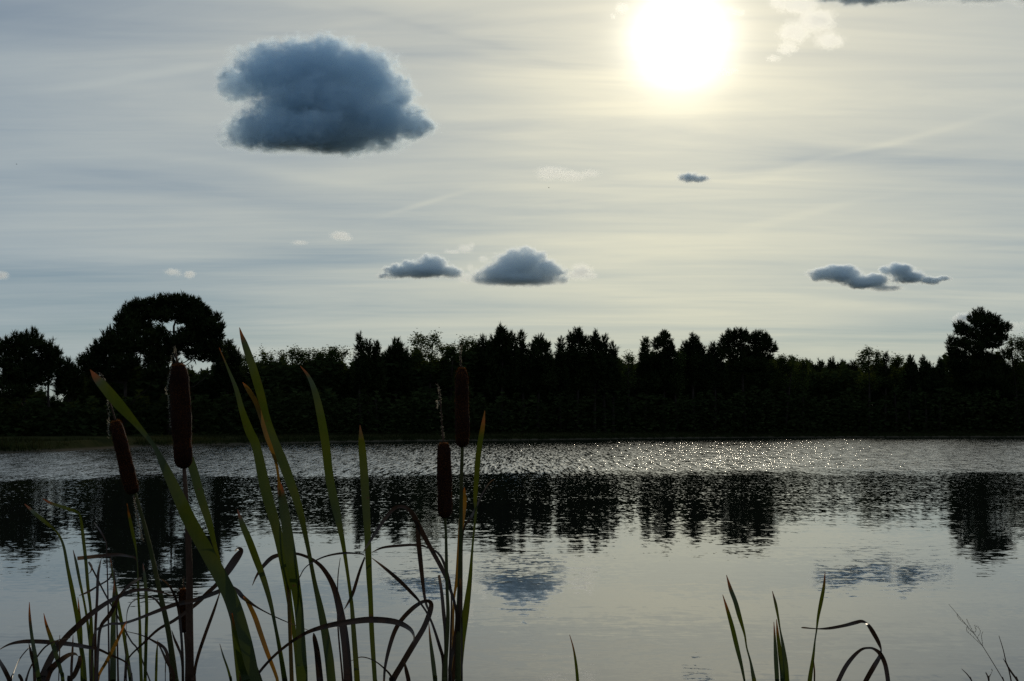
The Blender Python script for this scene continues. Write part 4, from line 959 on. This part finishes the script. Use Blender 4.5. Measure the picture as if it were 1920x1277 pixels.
# --- left tangle
p = plant('reed', 165, 2.12, 'reed shoot with thin kinked leaves whose tips droop over the left water', 'reed', GR)
leaves(p, 2.12, [
    (GN, [(160, 1300, 8), (159, 1277, 8), (156, 1239, 9), (150, 1201, 9), (145, 1160, 8), (136, 1110, 8), (127, 1065, 6), (120, 1027, 5), (112, 1006, 4), (103, 994, 3), (91, 984, 6), (68, 965, 7), (56, 954, 5), (46, 945, 1)], 'leaf with its end bent flat to the left'),
    (GN, [(174, 1300, 11), (173, 1277, 11), (171, 1239, 10), (171, 1195, 8), (170, 1145, 5), (165, 1101, 6), (161, 1053, 6), (155, 1000, 6), (151, 971, 4), (145, 961, 5), (124, 953, 6), (97, 944, 5), (80, 935, 1)], 'leaf kinked sharply near its rusty tip'),
    (GN, [(174, 1300, 7), (172, 1240, 6), (165, 1174, 5), (158, 1130, 4), (150, 1092, 5), (143, 1056, 5), (137, 1031, 1)]),
    (DR, [(266, 1300, 5), (262, 1180, 3), (259, 1075, 3), (255, 1048, 3), (242, 1043, 4), (221, 1040, 6), (192, 1042, 7), (165, 1045, 7), (145, 1047, 7)], 'snapped leaf lying level'),
    (DR, [(179, 1300, 5), (179, 1239, 5), (179, 1180, 5), (182, 1124, 5), (184, 1077, 5), (190, 1047, 1)]),
    (DR, [(290, 1300, 3), (260, 1222, 3), (245, 1201, 3), (218, 1151, 3), (195, 1110, 3), (177, 1074, 3), (166, 1054, 3), (172, 1062, 3), (170, 1072, 2), (165, 1076, 1)]),
    (DR, [(222, 1300, 4), (218, 1120, 3), (214, 1075, 3), (212, 1071, 4), (204, 1086, 3), (183, 1099, 3), (165, 1110, 4), (148, 1117, 1)]),
    (GN, [(246, 1300, 7), (245, 1277, 7), (239, 1234, 7), (232, 1189, 6), (224, 1145, 6), (218, 1107, 4), (211, 1074, 4), (207, 1046, 1)]),
    (DR, [(205, 1300, 4), (203, 1150, 3), (200, 1030, 2), (198, 1015, 2), (189, 997, 3), (177, 980, 1)]),
    (DR, [(134, 1300, 5), (134, 1254, 5), (136, 1219, 4), (137, 1191, 1)]),
    (GN, [(154, 1300, 6), (153, 1230, 5), (152, 1183, 5), (149, 1151, 4), (146, 1120, 1)]),
], 10)
p = plant('reed', 212, 1.9, 'reed shoot with one stiff bright green blade standing in the left tangle', 'reed', GR)
leaves(p, 1.9, [
    (GN, [(212, 1300, 12), (212, 1277, 12), (212, 1239, 12), (212, 1195, 11), (213, 1151, 9), (214, 1118, 7), (214, 1088, 1)], 'stiff bright green blade'),
    (DR, [(70, 1300, 16), (77, 1277, 16), (97, 1231, 13), (124, 1195, 12), (148, 1172, 12), (171, 1151, 11), (201, 1130, 9), (230, 1115, 8), (253, 1107, 7), (277, 1106, 5), (300, 1110, 4), (324, 1117, 1)], 'broad withered leaf arching up to the right'),
    (DR, [(180, 1300, 6), (184, 1215, 5), (189, 1175, 6), (207, 1151, 9), (224, 1118, 5), (242, 1098, 6), (260, 1086, 4), (266, 1082, 1)]),
    (RU, [(178, 1300, 5), (186, 1265, 5), (200, 1240, 6), (218, 1205, 6), (232, 1175, 3), (238, 1165, 1)]),
], 11)
p = plant('reed', 80, 1.88, 'low tangle of bent brown and green leaves in the bottom left corner', 'reed', GR)
leaves(p, 1.88, [
    (GN, [(75, 1300, 9), (72, 1269, 8), (66, 1231, 8), (60, 1195, 6), (56, 1160, 5), (55, 1129, 1)]),
    (GN, [(120, 1300, 7), (117, 1269, 6), (106, 1231, 8), (97, 1201, 8), (87, 1172, 5), (82, 1150, 1)]),
    (DR, [(250, 1300, 4), (246, 1262, 3), (236, 1242, 3), (207, 1228, 4), (183, 1217, 5), (162, 1213, 7), (133, 1208, 9), (103, 1205, 9), (74, 1203, 8), (44, 1203, 7), (18, 1208, 4), (-3, 1219, 1)], 'long brown leaf lying level to the left'),
    (DR, [(80, 1300, 14), (86, 1277, 14), (94, 1257, 13), (109, 1242, 12), (127, 1229, 9), (140, 1226, 5), (146, 1230, 1)], 'pale curled-over leaf end'),
    (DR, [(128, 1300, 9), (130, 1277, 9), (139, 1266, 10), (148, 1245, 10), (150, 1230, 6)]),
    (DR, [(22, 1300, 9), (18, 1277, 9), (9, 1257, 8), (0, 1241, 6), (-8, 1225, 1)]),
    (DR, [(43, 1300, 7), (41, 1277, 6), (37, 1268, 6), (35, 1264, 3)]),
    (DR, [(18, 1300, 3), (21, 1277, 3), (27, 1257, 2), (38, 1234, 2), (52, 1217, 2), (60, 1210, 1)]),
    (DR, [(46, 1300, 4), (49, 1277, 4), (56, 1254, 3), (68, 1234, 3), (86, 1212, 3), (110, 1200, 2), (132, 1196, 1)]),
    (DR, [(110, 1300, 2), (110, 1277, 2), (112, 1219, 2), (112, 1191, 1)]),
    (DR, [(66, 1300, 6), (64, 1250, 6), (59, 1228, 6), (54, 1206, 1)]),
], 12)
# --- right side
p = plant('reed', 1402, 2.3, 'pair of thin leaning blades, leftmost of the right-hand reed shoots', 'reed', GR)
leaves(p, 2.3, [
    (GN, [(1415, 1300, 9), (1414, 1277, 8), (1412, 1266, 7), (1407, 1240, 4), (1400, 1214, 3), (1396, 1189, 4), (1386, 1154, 8), (1379, 1129, 9), (1370, 1105, 7), (1362, 1078, 1)]),
    (GN, [(1400, 1300, 3), (1396, 1277, 4), (1390, 1247, 6), (1382, 1214, 9), (1373, 1176, 9), (1364, 1144, 6), (1355, 1115, 1)]),
], 13)
p = plant('reed', 1465, 2.35, 'three stiff blades fanned close together between the other right-hand shoots', 'reed', GR)
leaves(p, 2.35, [
    (GN, [(1476, 1300, 11), (1475, 1277, 11), (1473, 1246, 10), (1468, 1210, 6), (1463, 1182, 3), (1459, 1157, 4), (1454, 1131, 5), (1448, 1108, 1)]),
    (GN, [(1457, 1300, 8), (1457, 1277, 8), (1455, 1238, 8), (1453, 1201, 5), (1451, 1166, 1)]),
    (GN, [(1468, 1300, 9), (1467, 1277, 9), (1466, 1257, 9), (1462, 1219, 8), (1458, 1187, 5), (1456, 1161, 1)]),
], 14)
p = plant('reed', 1600, 2.25, 'reed shoot with dark leaves bent in loops at right', 'reed', GR)
leaves(p, 2.25, [
    (DR, [(1612, 1300, 10), (1626, 1272, 10), (1639, 1249, 10), (1649, 1232, 7), (1652, 1219, 3), (1647, 1204, 7), (1636, 1184, 9), (1628, 1172, 6), (1624, 1168, 4), (1615, 1165, 6), (1602, 1168, 7), (1583, 1173, 6), (1555, 1178, 5), (1531, 1179, 2), (1508, 1177, 3), (1502, 1177, 1)], 'dark leaf folded over and pointing level to the left'),
    (DR, [(1562, 1300, 8), (1572, 1277, 8), (1585, 1251, 8), (1600, 1231, 7), (1615, 1218, 5), (1628, 1215, 4), (1639, 1217, 5), (1651, 1227, 8), (1660, 1247, 9), (1665, 1277, 9), (1666, 1300, 8)], 'dark leaf arched over like a hoop'),
], 15)
p = plant('reed', 1522, 2.3, 'single slim blade leaning right, crossed by the folded dark leaf', 'reed', GR)
leaves(p, 2.3, [
    (GN, [(1516, 1300, 9), (1519, 1270, 8), (1525, 1229, 5), (1528, 1202, 3), (1531, 1182, 3), (1534, 1157, 5), (1540, 1126, 7), (1545, 1098, 5), (1547, 1072, 1)]),
    (DR, [(1527, 1300, 3), (1527, 1277, 3), (1527, 1257, 3), (1525, 1233, 1)]),
], 16)
p = plant('reed', 1083, 2.2, 'single short blade poking up alone at the bottom middle', 'reed', GR)
leaves(p, 2.2, [(GN, [(1084, 1300, 7), (1083, 1277, 6), (1080, 1245, 5), (1075, 1215, 3), (1068, 1190, 1)])], 17)

# --- fine grasses in the bottom right corner
def grass_stem(label, Y, path, twigs, seed, root_u):
    p = plant('grass_stalk', root_u, Y, label, 'grass stalk', 'thin grass stalks in the bottom right corner')
    stem_tube('stalk', p, path, p.location, Y, M_STEMBR)
    rng = np.random.default_rng(seed); parts = []
    for tw in twigs:
        P = smooth_path([tuple(at(u, v, Y + rng.uniform(-.01, .01))) for u, v in tw], 5)
        parts.append(tube(P, np.linspace(0.00026, 0.00014, len(P)), 4))
        for q in P[2::2]:
            parts.append(tube([q, q + np.array([0.0005, 0, 0.0018])], [0.00035, 0.00015], 4))
    if parts:
        v, f = join(parts); mesh_obj('panicle', v, f, M_DRY, p)
grass_stem('thin leaning grass stalk with an airy seed panicle, bottom right', 2.1,
           [(1890, 1300, 1.7), (1882, 1277, 1.5), (1862, 1243, 1.3), (1844, 1214, 1.1), (1830, 1193, 0.9), (1813, 1173, .8), (1797, 1154, .7), (1779, 1133, .6)],
           [[(1838, 1204), (1826, 1188), (1816, 1180), (1813, 1174)], [(1842, 1211), (1822, 1192), (1813, 1184), (1812, 1176)], [(1829, 1192), (1820, 1177), (1815, 1168), (1812, 1161)],
            [(1843, 1212), (1841, 1200), (1840, 1192), (1843, 1185)], [(1832, 1196), (1838, 1186), (1834, 1177), (1826, 1173)], [(1812, 1172), (1802, 1164), (1796, 1157), (1794, 1152)], [(1826, 1188), (1830, 1182), (1828, 1177)]], 1, 1900)
grass_stem('upright thin grass stalk beside the airy panicle, at the right edge', 2.15,
           [(1900, 1300, 2.6), (1895, 1272, 2.4), (1890, 1250, 2.2), (1886, 1240, 2), (1881, 1218, 1.6), (1873, 1192, 1)], [], 2, 1905)
grass_stem('crooked brown grass stalk crossing the upright one, at the right edge', 2.12,
           [(1918, 1300, 4), (1908, 1277, 3.8), (1899, 1264, 3.6), (1891, 1252, 3.2), (1886, 1243, 2), (1881, 1235, 1)], [], 3, 1925)
grass_stem('short curved grass blade tip at the bottom edge, left of the airy panicle', 2.15, [(1832, 1300, 2.4), (1822, 1277, 2.2), (1814, 1265, 2), (1803, 1254, .8)], [], 4, 1838)
grass_stem('short dark stalk with small knobbly buds at the bottom right edge', 2.15, [(1855, 1300, 3), (1854, 1277, 2.8), (1851, 1266, 2.4), (1849, 1262, 1.6)],
           [[(1852, 1270), (1849, 1264), (1848, 1262)], [(1852, 1270), (1856, 1267), (1857, 1266)], [(1853, 1274), (1860, 1260), (1859, 1256)]], 5, 1858)

# ------------------------------------------------------------------ small things far out
def bird(u, v, Y, sp, label, seed):  # unidentified dark flecks, given the shape of birds
    c = at(u, v, Y); rng = random.Random(seed); a = rng.uniform(-.5, .5)
    e = empty('bird', c); tag(e, label, 'bird', 'tiny dark flecks in the sky, built as birds')
    ca, sa = math.cos(a), math.sin(a)
    body, bf = tube([c + Vector((-0.16, 0, 0)), c + Vector((-.06, 0, .01)), c + Vector((.08, 0, 0)), c + Vector((.2, 0, 0))], [0.02, .06, .05, .01], 8)
    mesh_obj('body', body, bf, M_BARK, e, smooth=True)
    for s_ in (1, -1):
        w = [c + Vector((-.06, 0, .02)), c + Vector((.08, 0, .02)), c + Vector((.05, s_ * sp * .5, .12)), c + Vector((-.05, s_ * sp, .06)), c + Vector((-.08, s_ * sp * .45, .10))]
        mesh_obj('wing', [tuple(q) for q in w], [(0, 1, 2, 4), (4, 2, 3)], M_BARK, e)
bird(1029, 352, 380, .38, 'tiny dark fleck, built as a bird, high left of the small oval cloud', 1)
bird(31, 308, 400, .36, 'tiny dark fleck, built as a bird, near the left edge of the sky', 2)

def twig():  # unidentified dark speck on the water, given the shape of a twig
    k = at(1527, 975, 10); Yw = HC / (HC - k.z) * 10; q = Vector((k.x * Yw / 10, Yw, 0))
    v, f = join([tube([q + Vector((-.03, 0, -.05)), q + Vector((0, 0, .02)), q + Vector((.02, 0, .06))], [.006, .006, .003], 5), tube([q + Vector((0, 0, .015)), q + Vector((-.035, .01, .03))], [.005, .003], 5)])
    tag(mesh_obj('twig', v, f, M_BARK), 'small dark speck, built as a twig, on the calm water at right', 'twig')
twig()
